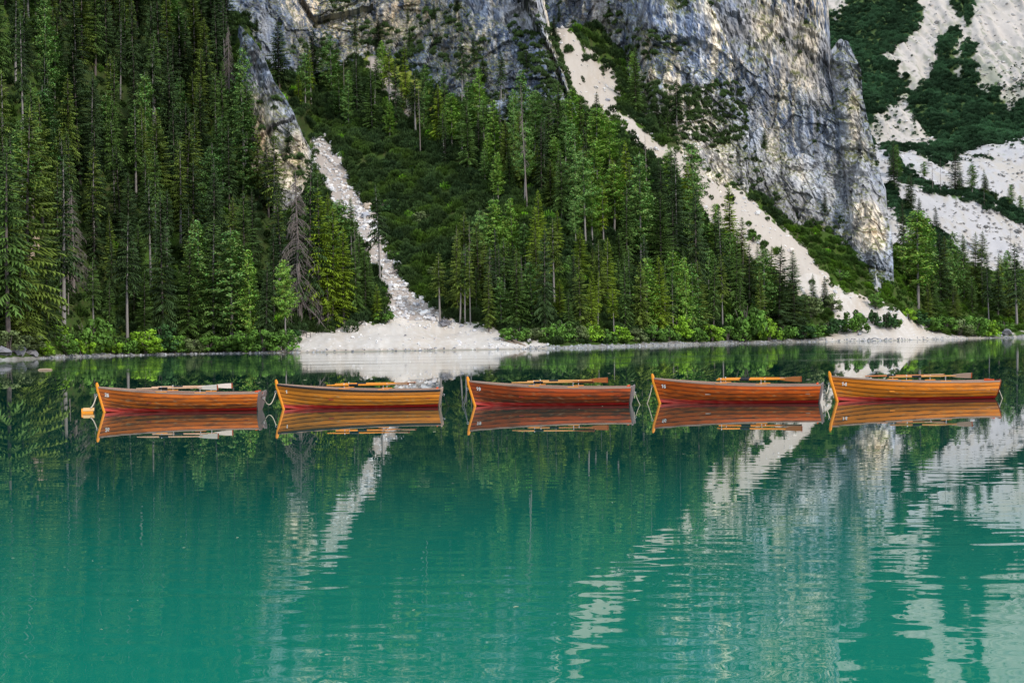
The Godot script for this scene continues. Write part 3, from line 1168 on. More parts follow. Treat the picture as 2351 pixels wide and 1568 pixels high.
func build_plants():
	# --- models, 20 m tall
	var sp := [[1, 3.3, 0.10, 0.05, 0.5, 0.5], [2, 3.8, 0.06, 0.04, 0.45, 0.6], [3, 2.9, 0.20, 0.10, 0.6, 0.7], [4, 3.5, 0.12, 0.15, 0.55, 0.8], [5, 4.3, 0.03, 0.03, 0.35, 0.4], [6, 2.3, 0.30, 0.20, 0.6, 0.7], [7, 2.7, 0.42, 0.20, 0.55, 0.8], [8, 3.7, 0.04, 0.08, 0.4, 0.5]]
	G.spruce = []
	G.spruce_trunk = []
	for q in sp:
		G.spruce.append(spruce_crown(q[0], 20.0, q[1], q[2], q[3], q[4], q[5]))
		G.spruce_trunk.append(trunk_mesh(q[0] + 60, 20.0, 0.26))
	G.larch = []
	G.larch_trunk = []
	for k in 5:
		G.larch.append(larch_crown(100 + k, 20.0, [4.2, 3.7, 4.6, 3.4, 4.0][k], [0.10, 0.18, 0.34, 0.06, 0.26][k]))
		G.larch_trunk.append(trunk_mesh(160 + k, 20.0, 0.27))
	G.dead = []
	for k in 4:
		G.dead.append(dead_branches(200 + k, 20.0, [0.12, 0.2, 0.35, 0.5][k], [2.9, 1.6, 1.3, 0.9][k], [230, 120, 70, 30][k], [0.9, 0.6, 0.3, 0.2][k]))
	G.bush = []
	G.stems = []
	for k in 5:
		G.bush.append(leaf_bush(300 + k, 3.0, [2.2, 2.8, 3.4, 2.0, 3.0][k], [30, 34, 38, 26, 40][k], 52, 0.12))
		G.stems.append(stems_mesh(330 + k, 3.0, [2.2, 2.8, 3.4, 2.0, 3.0][k]))
	G.mugo = []
	for k in 4:
		G.mugo.append(mugo_mesh(400 + k))

	# --- trees one can pick out: kind, foot, top
	for line in TREES.split("\n", false):
		var w := line.strip_edges().split(" ", false)
		if w.size() < 5:
			continue
		plant(w[0], float(w[1]), float(w[2]), float(w[3]), w[4], null, float(w[5]) if w.size() > 5 else 0.0)
	for line in FAR_TREES.split("\n", false):
		var w := line.strip_edges().split(" ", false)
		if w.size() < 5:
			continue
		plant(w[0], float(w[1]), float(w[2]), float(w[3]), w[4], far_ground(float(w[1]), float(w[2])))
	# --- the close forest on the left slope, then looser stands on the middle slope
	var left := poly("-120,800 -120,-120 480,-120 520,60 545,150 575,240 600,330 612,450 640,520 660,600 670,770 640,795 300,800")
	var tints := ["spruce_dark", "spruce_dark", "spruce_dark", "spruce_mid", "spruce_olive"]  # mostly dark tints, so the colours carry the shade of this slope
	var tries := 0
	var n := 0
	while n < 205 and tries < 9000:
		tries += 1
		var x := rng.randf_range(-120, 680)
		var y := rng.randf_range(-120, 800)
		if not Geometry2D.is_point_in_polygon(Vector2(x, y), left):
			continue
		var p := ground(x, y)
		if near_taken(p, 4.6) or Rect2(50, 530, 50, 120).has_point(Vector2(x, y)):
			continue
		var h := rng.randf_range(17.0, 28.0) * (0.75 if y > 700 else 1.0)
		if rng.randf() < 0.12:
			plant("larch", x, y, y - h * F / -p.z, "larch_shaded" if rng.randf() < 0.8 else "larch", p)  # darker larch copy, its colour standing in for shade here
		elif rng.randf() < 0.05:
			plant("dead", x, y, y - h * 0.9 * F / -p.z, "dead_wood", p)
		else:
			plant("spruce", x, y, y - h * F / -p.z, tints[rng.randi() % 5], p)
		n += 1
	var stands := [[poly("1150,440 1200,340 1320,385 1430,440 1560,480 1640,570 1730,650 1620,650 1480,610 1350,565 1250,490"), 52, 5.0, 13.0, 26.0, 0.5], [poly("1180,705 1400,690 1600,680 1760,665 1840,710 1850,765 1600,772 1300,775 1180,765"), 50, 4.6, 9.0, 21.0, 0.25], [poly("1120,640 1300,560 1480,620 1600,660 1400,690 1180,700"), 12, 6.0, 6.0, 13.0, 0.3], [poly("1050,748 1035,690 1070,610 1250,600 1250,765 1110,764"), 26, 3.5], [poly("690,745 700,640 720,520 760,520 830,640 870,720 820,740"), 26, 2.6], [poly("640,230 700,120 860,180 960,300 1100,330 1130,420 980,330 860,330 760,300"), 17, 4.0], [poly("900,230 980,215 1110,300 1200,340 1180,410 1020,390"), 18, 4.0], [poly("1000,340 1150,300 1340,320 1430,420 1300,500 1150,480"), 34, 4.2], [poly("2080,700 2090,600 2180,590 2351,620 2420,640 2420,760 2280,755 2180,745"), 30, 4.0], [poly("1400,260 1420,190 1500,200 1640,230 1700,280 1560,320 1480,310"), 6, 4.0]]
	for s in stands:
		n = 0
		tries = 0
		var box := Rect2(s[0][0], Vector2.ZERO)
		for q in s[0]:
			box = box.expand(q)
		while n < s[1] and tries < 4000:
			tries += 1
			var x := rng.randf_range(box.position.x, box.end.x)
			var y := rng.randf_range(box.position.y, box.end.y)
			if not Geometry2D.is_point_in_polygon(Vector2(x, y), s[0]):
				continue
			var p := ground(x, y)
			if near_taken(p, s[2]):
				continue
			var h: float = rng.randf_range(s[3] if s.size() > 3 else 9.0, s[4] if s.size() > 3 else 19.0)
			var w: float = rng.randf() + (0.30 - s[5] if s.size() > 3 else 0.0)
			if w < 0.30:
				plant("larch", x, y, y - h * F / -p.z, "larch" if rng.randf() < 0.55 else "larch_bright", p)
			elif w < 0.36:
				plant("dead", x, y, y - h * F / -p.z, "dead_wood", p)
			else:
				plant("spruce", x, y, y - h * F / -p.z, ["spruce_dark", "spruce_mid", "spruce_olive", "spruce_mid", "spruce_yellow"][rng.randi() % 5], p)
			n += 1
	# a few small spruces hold on to the ledges of the cliffs
	n = 0
	tries = 0
	while n < 26 and tries < 60000:
		tries += 1
		var q: Array = cliff_spots[rng.randi() % cliff_spots.size()]
		if q[1] < 0.55 or q[2] < 520 or q[3] < 20 or near_taken(q[0], 6.0):
			continue
		var h := rng.randf_range(5.0, 10.0)
		plant("spruce", q[2], q[3], q[3] - h * F / -q[0].z, ["spruce_dark", "spruce_mid"][n % 2], q[0], 0.0, "ledge")
		n += 1
	raise_trees()
	raise_bushes()
	raise_mugo()


func x_of(t: Dictionary) -> float:
	return t.x


func zone_words(t: Dictionary) -> String:
	var x: float = t.x
	var y: float = t.y
	if t.story == "ledge":
		return "on a ledge of the cliffs"
	if t.p.z < -610.0:
		return "on the moraine below the far mountain"
	if x > 2055:
		return "in the grove at the far shore"
	if x < 690 and y < 800:
		return ["by the water below the steep forest", "low on the steep forest slope", "halfway up the steep forest slope", "high on the steep forest slope", "near the top of the steep forest"][0 if y > 740 else (1 if y > 560 else (2 if y > 380 else (3 if y > 190 else 4)))]
	if x < 890 and y > 500:
		return "beside the boulder chute"
	if x < 1130 and y > 560:
		return "behind the white beach"
	if x < 1200 and y < 430:
		return "under the middle cliff"
	if y > 700:
		return "in the waterside wood past the beach"
	if x > 1380 and y < 330:
		return "on the shrubby cliff shoulder"
	return "in the open wood on the middle slope" if y > 560 else "in the upper wood on the middle slope"


func raise_trees():
	var look := {"spruce_dark": "dark green", "spruce_mid": "mid green", "spruce_olive": "olive green", "spruce_yellow": "yellow green", "larch": "soft green", "larch_shaded": "deep green", "larch_bright": "bright green", "dead_wood": "grey"}
	var spruces := []
	for t in planted:
		if t.kind == "spruce":
			spruces.append(t)
	spruces.sort_custom(func(a, b): return minf(a.y, 790.0) - maxf(a.top, 0.0) > minf(b.y, 790.0) - maxf(b.top, 0.0))
	var small := spruces.slice(290)
	var rs := RandomNumberGenerator.new()
	rs.seed = 5
	for v in 4:
		for tint in ["spruce_dark", "spruce_mid", "spruce_olive", "spruce_yellow"]:
			var places := []
			for i in range(v, small.size(), 4):
				if small[i].tint == tint:
					var s: float = small[i].h / 20.0
					var wd := s * rs.randf_range(0.9, 1.4)
					places.append([Transform3D(Basis(Vector3.UP, rs.randf() * TAU).scaled_local(Vector3(wd, s, wd)), small[i].p), Color.WHITE])
			var both := ArrayMesh.new()
			both.add_surface_from_arrays(Mesh.PRIMITIVE_TRIANGLES, G.spruce[[0, 1, 4, 7][v]].surface_get_arrays(0))
			both.surface_set_material(0, M[tint])
			both.add_surface_from_arrays(Mesh.PRIMITIVE_TRIANGLES, G.spruce_trunk[[0, 1, 4, 7][v]].surface_get_arrays(0))
			both.surface_set_material(1, M.bark)
			scatter("distant_spruces", "small spruces that fill the gaps of the mountain forest", [both], null, places)
	for t in small:
		planted.erase(t)
	var row := {}
	for t in planted:
		var key: String = t.kind + zone_words(t)
		if not row.has(key):
			row[key] = []
		row[key].append(t)
	for key in row:
		row[key].sort_custom(func(a, b): return a.x < b.x)
	var r := RandomNumberGenerator.new()
	r.seed = 9
	var made := {}
	for key in row:
		for i in row[key].size():
			var t: Dictionary = row[key][i]
			var kind: String = t.kind
			var noun: String = {"spruce": "spruce", "larch": "larch", "dead": "dead spruce"}[kind]
			var size_word := "tall" if t.h > 17.0 else ("short" if t.h < 9.0 else "slender")
			var label := "%s %s %s %s, %s from the left" % [size_word, look[t.tint], noun, zone_words(t), ordinal(i + 1)]
			if row[key].size() == 1:
				label = "lone %s %s %s %s" % [size_word, look[t.tint], noun, zone_words(t)]
			var v: int
			if kind == "spruce":
				v = r.randi() % 8 if t.h > 11.0 else [0, 1, 4, 7][r.randi() % 4]
				if t.lean != 0.0 and t.lean < 10.0:
					v = 5
				if t.lean >= 10.0:
					v = int(t.lean) - 10
			elif kind == "larch":
				v = r.randi() % 5
			else:
				v = 0 if t.h > 20.0 and x_of(t) < 700.0 else 1 + r.randi() % 3
			var pk := "%s%d%s" % [kind, v, t.tint]
			var root: Node3D
			var nm: String = {"spruce": "spruce_tree", "larch": "larch_tree", "dead": "dead_spruce_tree"}[kind]
			if made.has(pk):
				root = made[pk].duplicate()
				root.name = numbered(nm)
				add_child(root, true)
			else:
				root = Node3D.new()
				root.name = numbered(nm)
				add_child(root, true)
				if kind == "spruce":
					obj("trunk", G.spruce_trunk[v], M.bark if v < 5 else M.bark_pale, root)
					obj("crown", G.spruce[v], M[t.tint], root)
				elif kind == "larch":
					obj("trunk", G.larch_trunk[v], M.bark_pale, root)
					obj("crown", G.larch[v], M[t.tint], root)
				else:
					obj("trunk", G.spruce_trunk[v], M.dead_wood, root)
					var br := obj("branches", G.dead[v], M.dead_wood, root)
					br.set_meta("kind", "stuff")
				made[pk] = root
			var s: float = t.h / 20.0
			var wide := s * r.randf_range(0.72, 1.28) * (1.25 if t.h < 12.0 else 1.0)
			if kind == "dead" and v > 0:
				wide *= 0.65
			root.transform = Transform3D(Basis.from_euler(Vector3(r.randfn() * 0.018, 0, r.randfn() * 0.018)) * Basis(Vector3.UP, r.randf() * TAU).scaled_local(Vector3(wide, s, wide)), t.p)
			tag(root, label, "tree", {"spruce": "spruces on the mountainside", "larch": "larches on the mountainside", "dead": "dead spruces on the mountainside"}[kind])


const TREES := """
spruce 20 800 330 spruce_mid
spruce 60 770 240 spruce_olive
spruce 145 790 370 spruce_dark 15
spruce 215 790 600 spruce_mid
spruce 292 788 495 spruce_dark
spruce 250 795 640 spruce_mid
spruce 375 796 440 spruce_dark 11
spruce 330 798 620 spruce_mid
spruce 430 798 560 spruce_mid
larch 452 792 500 larch
spruce 490 800 500 spruce_mid
larch 530 795 520 larch
larch 577 792 565 larch_bright
spruce 610 794 600 spruce_dark
larch 655 790 590 larch_bright
dead 690 742 385 dead_wood
spruce 712 740 350 spruce_dark
spruce 742 745 430 spruce_yellow
spruce 762 742 470 spruce_yellow
spruce 790 740 520 spruce_yellow
spruce 818 735 555 spruce_mid
spruce 838 725 575 spruce_mid
spruce 866 738 650 spruce_yellow 14
dead 732 752 600 dead_wood
dead 752 752 615 dead_wood
spruce 872 655 430 spruce_dark 16
spruce 1010 737 575 spruce_olive 16
spruce 1056 742 570 spruce_olive 16
spruce 1068 744 560 spruce_mid 16
spruce 1080 746 580 spruce_olive 16
spruce 1122 764 610 spruce_olive 10
larch 1152 755 640 larch
spruce 1250 772 525 spruce_dark 13
dead 1211 490 195 dead_wood
larch 1205 470 280 larch
larch 1143 468 348 larch_bright
larch 1345 570 340 larch
larch 1472 605 335 larch
spruce 1440 600 420 spruce_mid
larch 1410 540 370 larch_bright
spruce 1555 600 348 spruce_dark
spruce 1600 690 430 spruce_dark
spruce 1520 640 430 spruce_mid
spruce 1370 330 215 spruce_dark
spruce 1660 690 470 spruce_dark
spruce 1690 720 520 spruce_mid
spruce 1722 720 560 spruce_dark
larch 1755 740 570 larch
spruce 1790 760 560 spruce_dark
spruce 1825 770 600 spruce_dark 14
larch 1578 775 582 larch_bright
spruce 1520 770 590 spruce_yellow
spruce 1470 770 600 spruce_olive
spruce 1410 772 660 spruce_yellow
spruce 1360 772 640 spruce_yellow
spruce 1660 770 590 spruce_olive
spruce 1700 772 640 spruce_mid
spruce 1895 712 640 spruce_dark
spruce 1868 700 625 spruce_mid
spruce 1850 745 660 spruce_mid
dead 965 365 200 dead_wood 3
spruce 955 330 180 spruce_dark
spruce 1060 250 85 spruce_dark
spruce 1150 250 120 spruce_dark
spruce 1075 400 230 spruce_mid
spruce 1250 400 270 spruce_dark
spruce 720 200 55 spruce_dark
larch 760 215 75 larch
spruce 640 190 40 spruce_dark
larch 700 240 110 larch
spruce 820 260 100 spruce_dark
spruce 860 250 130 spruce_mid
spruce 1460 255 100 spruce_mid
spruce 1590 310 190 spruce_olive
spruce 1510 285 215 spruce_dark
spruce 1555 320 180 spruce_dark 16
larch 2110 705 470 larch_bright
larch 2130 700 500 larch
spruce 2075 600 465 spruce_dark 12
spruce 2133 730 640 spruce_olive
spruce 2160 690 530 spruce_dark
larch 2190 690 520 larch
spruce 2215 680 540 spruce_mid
spruce 2242 690 530 spruce_olive
spruce 2272 740 575 spruce_dark 15
spruce 2258 700 560 spruce_mid
spruce 2300 700 580 spruce_yellow
larch 2320 720 575 larch
spruce 2337 760 560 spruce_dark 15
spruce 2195 735 650 spruce_olive 16
"""
const FAR_TREES := """
spruce 2062 438 345 spruce_dark
spruce 2099 480 384 spruce_dark
spruce 2090 470 392 spruce_mid
larch 2123 414 362 larch
dead 2140 443 362 dead_wood
dead 2156 466 384 dead_wood
spruce 2193 446 340 spruce_dark
spruce 2205 446 390 spruce_dark
larch 2233 457 382 larch
spruce 2261 465 397 spruce_mid
spruce 2268 467 410 spruce_mid
larch 2325 487 432 larch
larch 2345 492 450 larch_bright
spruce 2290 475 442 spruce_mid
spruce 2167 509 450 spruce_dark
dead 2237 504 455 dead_wood
spruce 2040 400 320 spruce_mid
larch 2048 410 330 larch
spruce 2112 500 440 spruce_dark
"""
const BUSHES := """
20 800 90 60 leaf_grey
60 790 80 60 leaf_grey
15 690 70 60 leaf
100 806 46 40 leaf_bright
150 806 60 56 leaf
125 770 60 50 leaf_bright
205 802 105 88 leaf
185 806 60 40 leaf_bright
258 808 50 36 leaf_bright
290 805 56 44 leaf
335 806 74 66 leaf_bright
372 800 70 76 leaf_deep
400 806 60 50 leaf
440 806 60 40 leaf_grey
478 806 60 48 leaf
520 806 60 46 leaf
560 806 80 56 leaf
605 804 84 62 leaf
650 802 70 60 leaf
672 778 40 40 leaf_deep
1165 778 36 30 leaf
1190 782 60 38 leaf
1225 782 50 34 leaf_grey
1260 783 50 40 leaf
1290 784 60 58 leaf
1325 784 50 40 leaf_grey
1356 784 56 50 leaf_bright
1392 784 50 36 leaf
1424 784 56 46 leaf_bright
1460 783 50 34 leaf_grey
1500 783 56 44 leaf
1535 782 50 40 leaf
1560 776 60 64 leaf_bright
1598 782 56 46 leaf
1636 781 56 46 leaf_bright
1672 781 56 40 leaf
1712 779 90 98 leaf
1766 779 60 58 leaf_bright
1800 779 60 40 leaf
1845 778 60 40 leaf_deep
1872 775 56 40 leaf
1900 762 50 36 leaf_deep
1922 755 50 40 leaf_deep
1910 720 46 50 leaf_grey
1862 722 60 60 leaf_grey
1967 762 58 62 leaf
2003 742 30 36 leaf_deep
2036 752 50 44 leaf_deep
2056 752 34 30 leaf
2012 712 36 44 leaf
2088 726 34 34 leaf_bright
2140 756 60 40 leaf
2172 764 56 44 leaf
2110 740 50 40 leaf_deep
2205 768 60 44 leaf_grey
2240 770 66 56 leaf
2275 770 40 46 leaf_bright
2308 760 40 30 leaf
882 738 44 30 leaf
966 506 44 34 leaf_grey
1048 560 30 24 leaf_grey
1120 640 34 30 leaf
905 590 30 22 leaf
1000 620 40 26 leaf_grey
1185 655 34 34 leaf_bright
1290 640 44 36 leaf
1210 590 40 32 leaf_grey
1330 660 36 30 leaf_bright
880 480 36 26 leaf_deep
1785 660 40 34 leaf_grey
1930 640 40 30 leaf
2010 650 44 34 leaf_grey
1730 560 34 26 leaf
"""


func raise_bushes():
	var look := {"leaf": "green", "leaf_bright": "lime green", "leaf_grey": "greyish olive", "leaf_deep": "deep green"}
	var where := {}
	var all := []
	for line in BUSHES.split("\n", false):
		var w := line.strip_edges().split(" ", false)
		if w.size() == 5:
			all.append(w)
	var r := RandomNumberGenerator.new()
	r.seed = 15
	var made := {}
	var count := {}
	for w in all:
		var x := float(w[0])
		var y := float(w[1])
		var zone := "on the dwarf pine slope" if y < 690 and x > 690 else "below the steep forest" if x < 690 else ("beside the white beach" if x < 1160 else ("below the middle wood" if x < 1890 else ("on the second pale beach" if x < 2100 else "at the far shore")))
		var key: String = zone + w[4]
		count[key] = count.get(key, 0) + 1
		var rows := slope_at(x)
		var p := ground(x, minf(y + (9.0 if x < 690.0 else 2.0), rows[1].x - 3.0))
		var v := r.randi() % 5
		var pk := "%d%s" % [v, w[4]]
		var root: Node3D
		if made.has(pk):
			root = made[pk].duplicate()
			root.name = numbered("bush")
			add_child(root, true)
		else:
			root = Node3D.new()
			root.name = numbered("bush")
			add_child(root, true)
			obj("stems", G.stems[v], M.bark, root).set_meta("kind", "stuff")
			obj("leaves", G.bush[v], M[w[4]], root).set_meta("kind", "stuff")
			made[pk] = root
		var wide := float(w[2]) / F * -p.z / 3.0
		var high: float = float(w[3]) / F * -p.z / [2.2, 2.8, 3.4, 2.0, 3.0][v]
		root.transform = Transform3D(Basis(Vector3.UP, r.randf() * TAU).scaled_local(Vector3(wide, high, wide)), p)
		tag(root, "%s %s bush %s, %s of its colour from the left" % ["broad" if wide > high * 1.2 else "rounded", look[w[4]], zone, ordinal(count[key])], "bush", "bushes along the shore")


func scatter(called: String, label: String, meshes: Array, m: Material, places: Array):
	# places: [Transform3D, Color]; one object of kind stuff for each of the few forms
	for k in meshes.size():
		var mine := []
		for i in range(k, places.size(), meshes.size()):
			mine.append(places[i])
		if mine.is_empty():
			continue
		var mm := MultiMesh.new()
		mm.transform_format = MultiMesh.TRANSFORM_3D
		mm.use_colors = true
		mm.mesh = meshes[k]
		mm.instance_count = mine.size()
		for i in mine.size():
			mm.set_instance_transform(i, mine[i][0])
			mm.set_instance_color(i, mine[i][1])
		var o := MultiMeshInstance3D.new()
		o.name = numbered(called)
		o.multimesh = mm
		o.material_override = m
		o.set_meta("kind", "stuff")
		o.set_meta("label", label)
		add_child(o, true)


func leaning(p: Vector3, turn: float, s: Vector3) -> Basis:
	# low shrubs grow out from the slope they stand on
	var up := Vector3(-p.x * 0.0012, 0.80, 0.60).normalized()
	var q := Quaternion(Vector3.UP, up)
	return (Basis(q) * Basis(Vector3.UP, turn)).scaled_local(s)


func raise_mugo():
	var places := []
	var r := RandomNumberGenerator.new()
	r.seed = 21
	# the carpet of dwarf pine on the middle slopes
	for k in 50000:
		var x := r.randf_range(-100, 2380)
		var y := r.randf_range(-40, 795)
		var jx := x + r.randfn() * 5.0
		var jy := y + r.randfn() * 5.0
		if in_zone("chute", jx, jy) or in_zone("path", x, y):
			continue
		if in_zone("scree", jx, jy) and (y > 690.0 or n_fine.get_noise_2d(x * 0.06, y * 0.06) < 0.45):
			continue
		if in_zone("rock", jx, jy) and r.randf() > 0.12:
			continue
		if in_zone("grass", x, y) and r.randf() > 0.25:
			continue
		var rows := slope_at(x)
		if y > rows[1].x - 9.0 or y < rows[6].x:
			continue
		var p := ground(x, y)
		var patch := n_spot.get_noise_2d(p.x * 4.0, p.z * 4.0)
		if x > 640 and n_spot.get_noise_2d(p.x * 6.0 + 20.0, p.z * 6.0) > 0.36 and r.randf() < 0.85:
			continue
		var s := 0.42 + 0.95 * pow(r.randf(), 2.0)
		if x < 500 or (x < 640 and y > 240):
			if r.randf() < 0.75:
				continue
			s *= r.randf_range(0.5, 1.0)
		var c := Color(1, 1, 1).lerp(Color(1.3, 1.32, 0.8), clampf(patch * 1.3, 0.0, 1.0)).lerp(Color(0.82, 0.86, 0.98), clampf(-patch * 1.3, 0.0, 1.0)) * r.randf_range(0.8, 1.12)
		if x > 1690 and y > 520:
			c = c * Color(1.2, 1.22, 0.95)
			s *= 0.85
		if r.randf() < 0.02:
			c = c * Color(1.5, 1.6, 1.0)
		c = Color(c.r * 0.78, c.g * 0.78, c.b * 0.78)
		places.append([Transform3D(leaning(p, r.randf() * TAU, Vector3(s, s * r.randf_range(1.1, 1.9), s)), p - Vector3(0, 0.15, 0)), c])
	# clumps on the ledges of the cliffs
	for k in 15000:
		var q: Array = cliff_spots[r.randi() % cliff_spots.size()]
		var p: Vector3 = q[0]
		var turf := n_spot.get_noise_3d(p.x * 2.5, p.y * 2.5, p.z * 2.5)
		var want: float = q[1] + turf * 0.75
		if q[2] > 1385 and q[2] < 1715 and q[3] > 185 and q[3] < 325:
			want += 1.0 * smoothstep(185.0, 205.0, q[3] + n_fine.get_noise_2d(p.x, p.y) * 30.0)
		if q[2] > 1150.0 + 0.345 * q[3] and q[2] < 1246.0 + 0.345 * q[3] and q[3] < 335:
			want += 0.62
		if q[3] > 430 and q[2] > 1700 and q[2] < 1900:
			want += 0.05
		if want < 0.95:
			continue
		var s := r.randf_range(0.4, 1.0)
		var v := 0.72 * r.randf_range(0.75, 1.1)
		places.append([Transform3D(Basis(Vector3.UP, r.randf() * TAU).scaled_local(Vector3(s, s * 1.5, s)), p - Vector3(0, 0.2, 0)), Color(v, v, v * 0.95)])
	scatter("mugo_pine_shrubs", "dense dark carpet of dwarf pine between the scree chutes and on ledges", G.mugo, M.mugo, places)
	places = []
	for k in 34000:
		var q: Array = far_spots[r.randi() % far_spots.size()]
		var p: Vector3 = q[0]
		if q[3]:
			var k2 := n_spot.get_noise_2d(p.x * 3.0, p.z * 3.0)
			if k2 + (q[2] - 230.0) / 160.0 < r.randf_range(-0.3, 0.3):
				continue
		p += Vector3(r.randf_range(-1.6, 1.6), 0, r.randf_range(-1.6, 1.6))
		var s := r.randf_range(0.6, 1.4) * (0.5 if q[3] else 1.0)
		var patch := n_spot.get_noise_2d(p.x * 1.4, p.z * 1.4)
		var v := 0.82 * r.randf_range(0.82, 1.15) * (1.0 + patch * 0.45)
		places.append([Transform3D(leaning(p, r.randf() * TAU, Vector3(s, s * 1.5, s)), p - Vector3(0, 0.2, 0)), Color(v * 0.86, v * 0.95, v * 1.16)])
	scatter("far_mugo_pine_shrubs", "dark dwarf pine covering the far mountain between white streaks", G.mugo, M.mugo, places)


# ---------------------------------------------------------------- stones
func stone_mesh(sd: int, rough: float) -> ArrayMesh:
	var n := FastNoiseLite.new()
	n.seed = sd
	n.frequency = 0.9
	n.fractal_octaves = 3
	var b := MB.new()
	var grid := []
	for j in 7:
		var line := []
		for i in 10:
			var th := PI * j / 6.0
			var ph := TAU * i / 10.0 + j * 0.3
			var d := Vector3(sin(th) * cos(ph), cos(th), sin(th) * sin(ph))
			var r := 1.0 + n.get_noise_3dv(d * 1.3) * rough
			d *= Vector3(1.0, 0.78, 0.9)
			line.append(d * r)
		grid.append(line)
	for j in 6:
		for i in 10:
			b.tri(grid[j][i], grid[j][(i + 1) % 10], grid[j + 1][i])
			b.tri(grid[j][(i + 1) % 10], grid[j + 1][(i + 1) % 10], grid[j + 1][i])
	return b.mesh()


func build_stones():
	var stones := []
	for k in 5:
		stones.append(stone_mesh(500 + k, 0.75))
	var r := RandomNumberGenerator.new()
	r.seed = 31
	var places := []
	var boulder_at := []
	for k in 15000:
		var chute := k < 9000
		var x := r.randf_range(640, 1270) if chute else r.randf_range(1240, 2300)
		var y := r.randf_range(310, 805) if chute else r.randf_range(20, 790)
		if not in_zone("chute" if chute else "scree", x, y):
			continue
		if y > 752 and r.randf() > (0.16 if x < 1050 else 0.45):
			continue
		if not chute and r.randf() > 0.45:
			continue
		var p := ground(x, y)
		var s := r.randf_range(0.14, 0.46) * (1.0 if r.randf() < 0.88 else 2.0)
		if y > 735:
			s *= 0.6
		var v := r.randf_range(0.72, 0.95)
		var c := Color(v, v * 0.985, v * 0.965).lerp(Color(0.72, 0.62, 0.53), r.randf() * 0.5 * (1.0 if r.randf() < 0.4 else 0.2)).lerp(Color(0.55, 0.55, 0.58), r.randf() * 0.5)
		places.append([Transform3D(Basis.from_euler(Vector3(r.randf() * 0.6, r.randf() * TAU, r.randf() * 0.6)).scaled_local(Vector3(s * r.randf_range(0.9, 1.5), s, s)), p + Vector3(0, s * 0.15, 0)), c])
	# stones along the water's edge
	for k in 1500:
		var x := r.randf_range(90, 2380)
		if x > 690 and x < 1180 and r.randf() < 0.85:
			continue
		var rows := slope_at(x)
		var y: float = rows[1].x - r.randf_range(-1.0, 3.5 if x < 690.0 else 6.0)
		var p := ground(x, y)
		var s := r.randf_range(0.08, 0.30)
		var v := r.randf_range(0.38, 0.66)
		places.append([Transform3D(Basis.from_euler(Vector3(r.randf() * 0.6, r.randf() * TAU, r.randf() * 0.6)).scaled_local(Vector3(s * 1.3, s, s)), p), Color(v, v, v * 1.01)])
	for k in 5200:
		var q: Array = far_bare[r.randi() % far_bare.size()]
		if q[1] < 300.0 and r.randf() < 0.5:
			continue
		var s := r.randf_range(0.25, 0.8) * (1.0 if r.randf() < 0.93 else 2.0)
		var v := r.randf_range(0.5, 0.78)
		places.append([Transform3D(Basis.from_euler(Vector3(r.randf() * 0.6, r.randf() * TAU, r.randf() * 0.6)).scaled_local(Vector3(s * 1.3, s * 0.8, s)), q[0] + Vector3(r.randf_range(-1.5, 1.5), 0, r.randf_range(-1.5, 1.5))), Color(v, v * 0.98, v * 0.96)])
	scatter("scree_stones", "loose pale stones strewn over the chutes and the water's edge", stones, M.stone, places)
	# boulders one can pick out
	var n := 0
	var spec := [[724, 322, 14, "pale", "at the very top of the boulder chute"], [740, 330, 9, "pale", "just below the top of the boulder chute"], [845, 468, 26, "tan", "big block beside the shrubs halfway down the boulder chute"], [862, 470, 10, "grey", "against the shrubs halfway down the boulder chute"], [850, 478, 9, "grey", "under the pair of blocks beside the shrubs"], [838, 497, 22, "grey", "below the tan block of the boulder chute"], [858, 520, 13, "grey", "at the shrub edge under the flat grey block"], [857, 615, 17, "grey", "in mid chute behind the sparse trunk"], [905, 560, 9, "grey", "beside the sparse trunk of the chute"], [960, 700, 12, "grey", "at the foot of the chute among pale stones"], [994, 728, 17, "dark", "behind the thin trunk on the beach"], [1022, 742, 26, "dark", "under the thin trunk on the beach"], [985, 722, 10, "grey", "next to the dark boulder by the thin trunk"], [1035, 730, 12, "tan", "above the root plate on the beach"], [1060, 748, 10, "grey", "below the group of thin trunks"], [930, 770, 7, "dark", "alone on the smooth white beach"], [2313, 770, 27, "dark", "at the water's edge of the far shore"], [2297, 773, 12, "grey", "beside the large far shore boulder"], [1370, 258, 34, "cream", "huge slab in the gully of the tall cliff"], [1395, 225, 12, "grey", "above the huge slab in the gully"], [1412, 290, 14, "cream", "below the huge slab in the gully"], [1388, 200, 9, "pale", "small stone high in the gully"], [40, 812, 40, "dark", "wet outcrop at the water under the olive bushes"], [72, 814, 26, "dark", "end of the wet outcrop by the lime bush"], [5, 815, 36, "dark", "outcrop at the edge under the tall spruce"], [1740, 497, 14, "pale", "on the scree above the middle wood"], [1620, 470, 12, "pale", "high on the scree strip under the cliff"], [1975, 768, 10, "grey", "half sunk at the waterline of the second beach"]]
	var shade_of := {"pale": Color(0.80, 0.79, 0.78), "tan": Color(0.74, 0.67, 0.59), "grey": Color(0.60, 0.60, 0.62), "dark": Color(0.46, 0.45, 0.46), "cream": Color(0.76, 0.72, 0.63)}
	for s in shade_of:
		mat("boulder_" + s, shade_of[s], 0.9, 0.2)
		M["boulder_" + s].normal_enabled = true
		M["boulder_" + s].normal_texture = M.rock.normal_texture
		M["boulder_" + s].uv1_triplanar = true
		M["boulder_" + s].uv1_scale = Vector3(0.6, 0.6, 0.6)
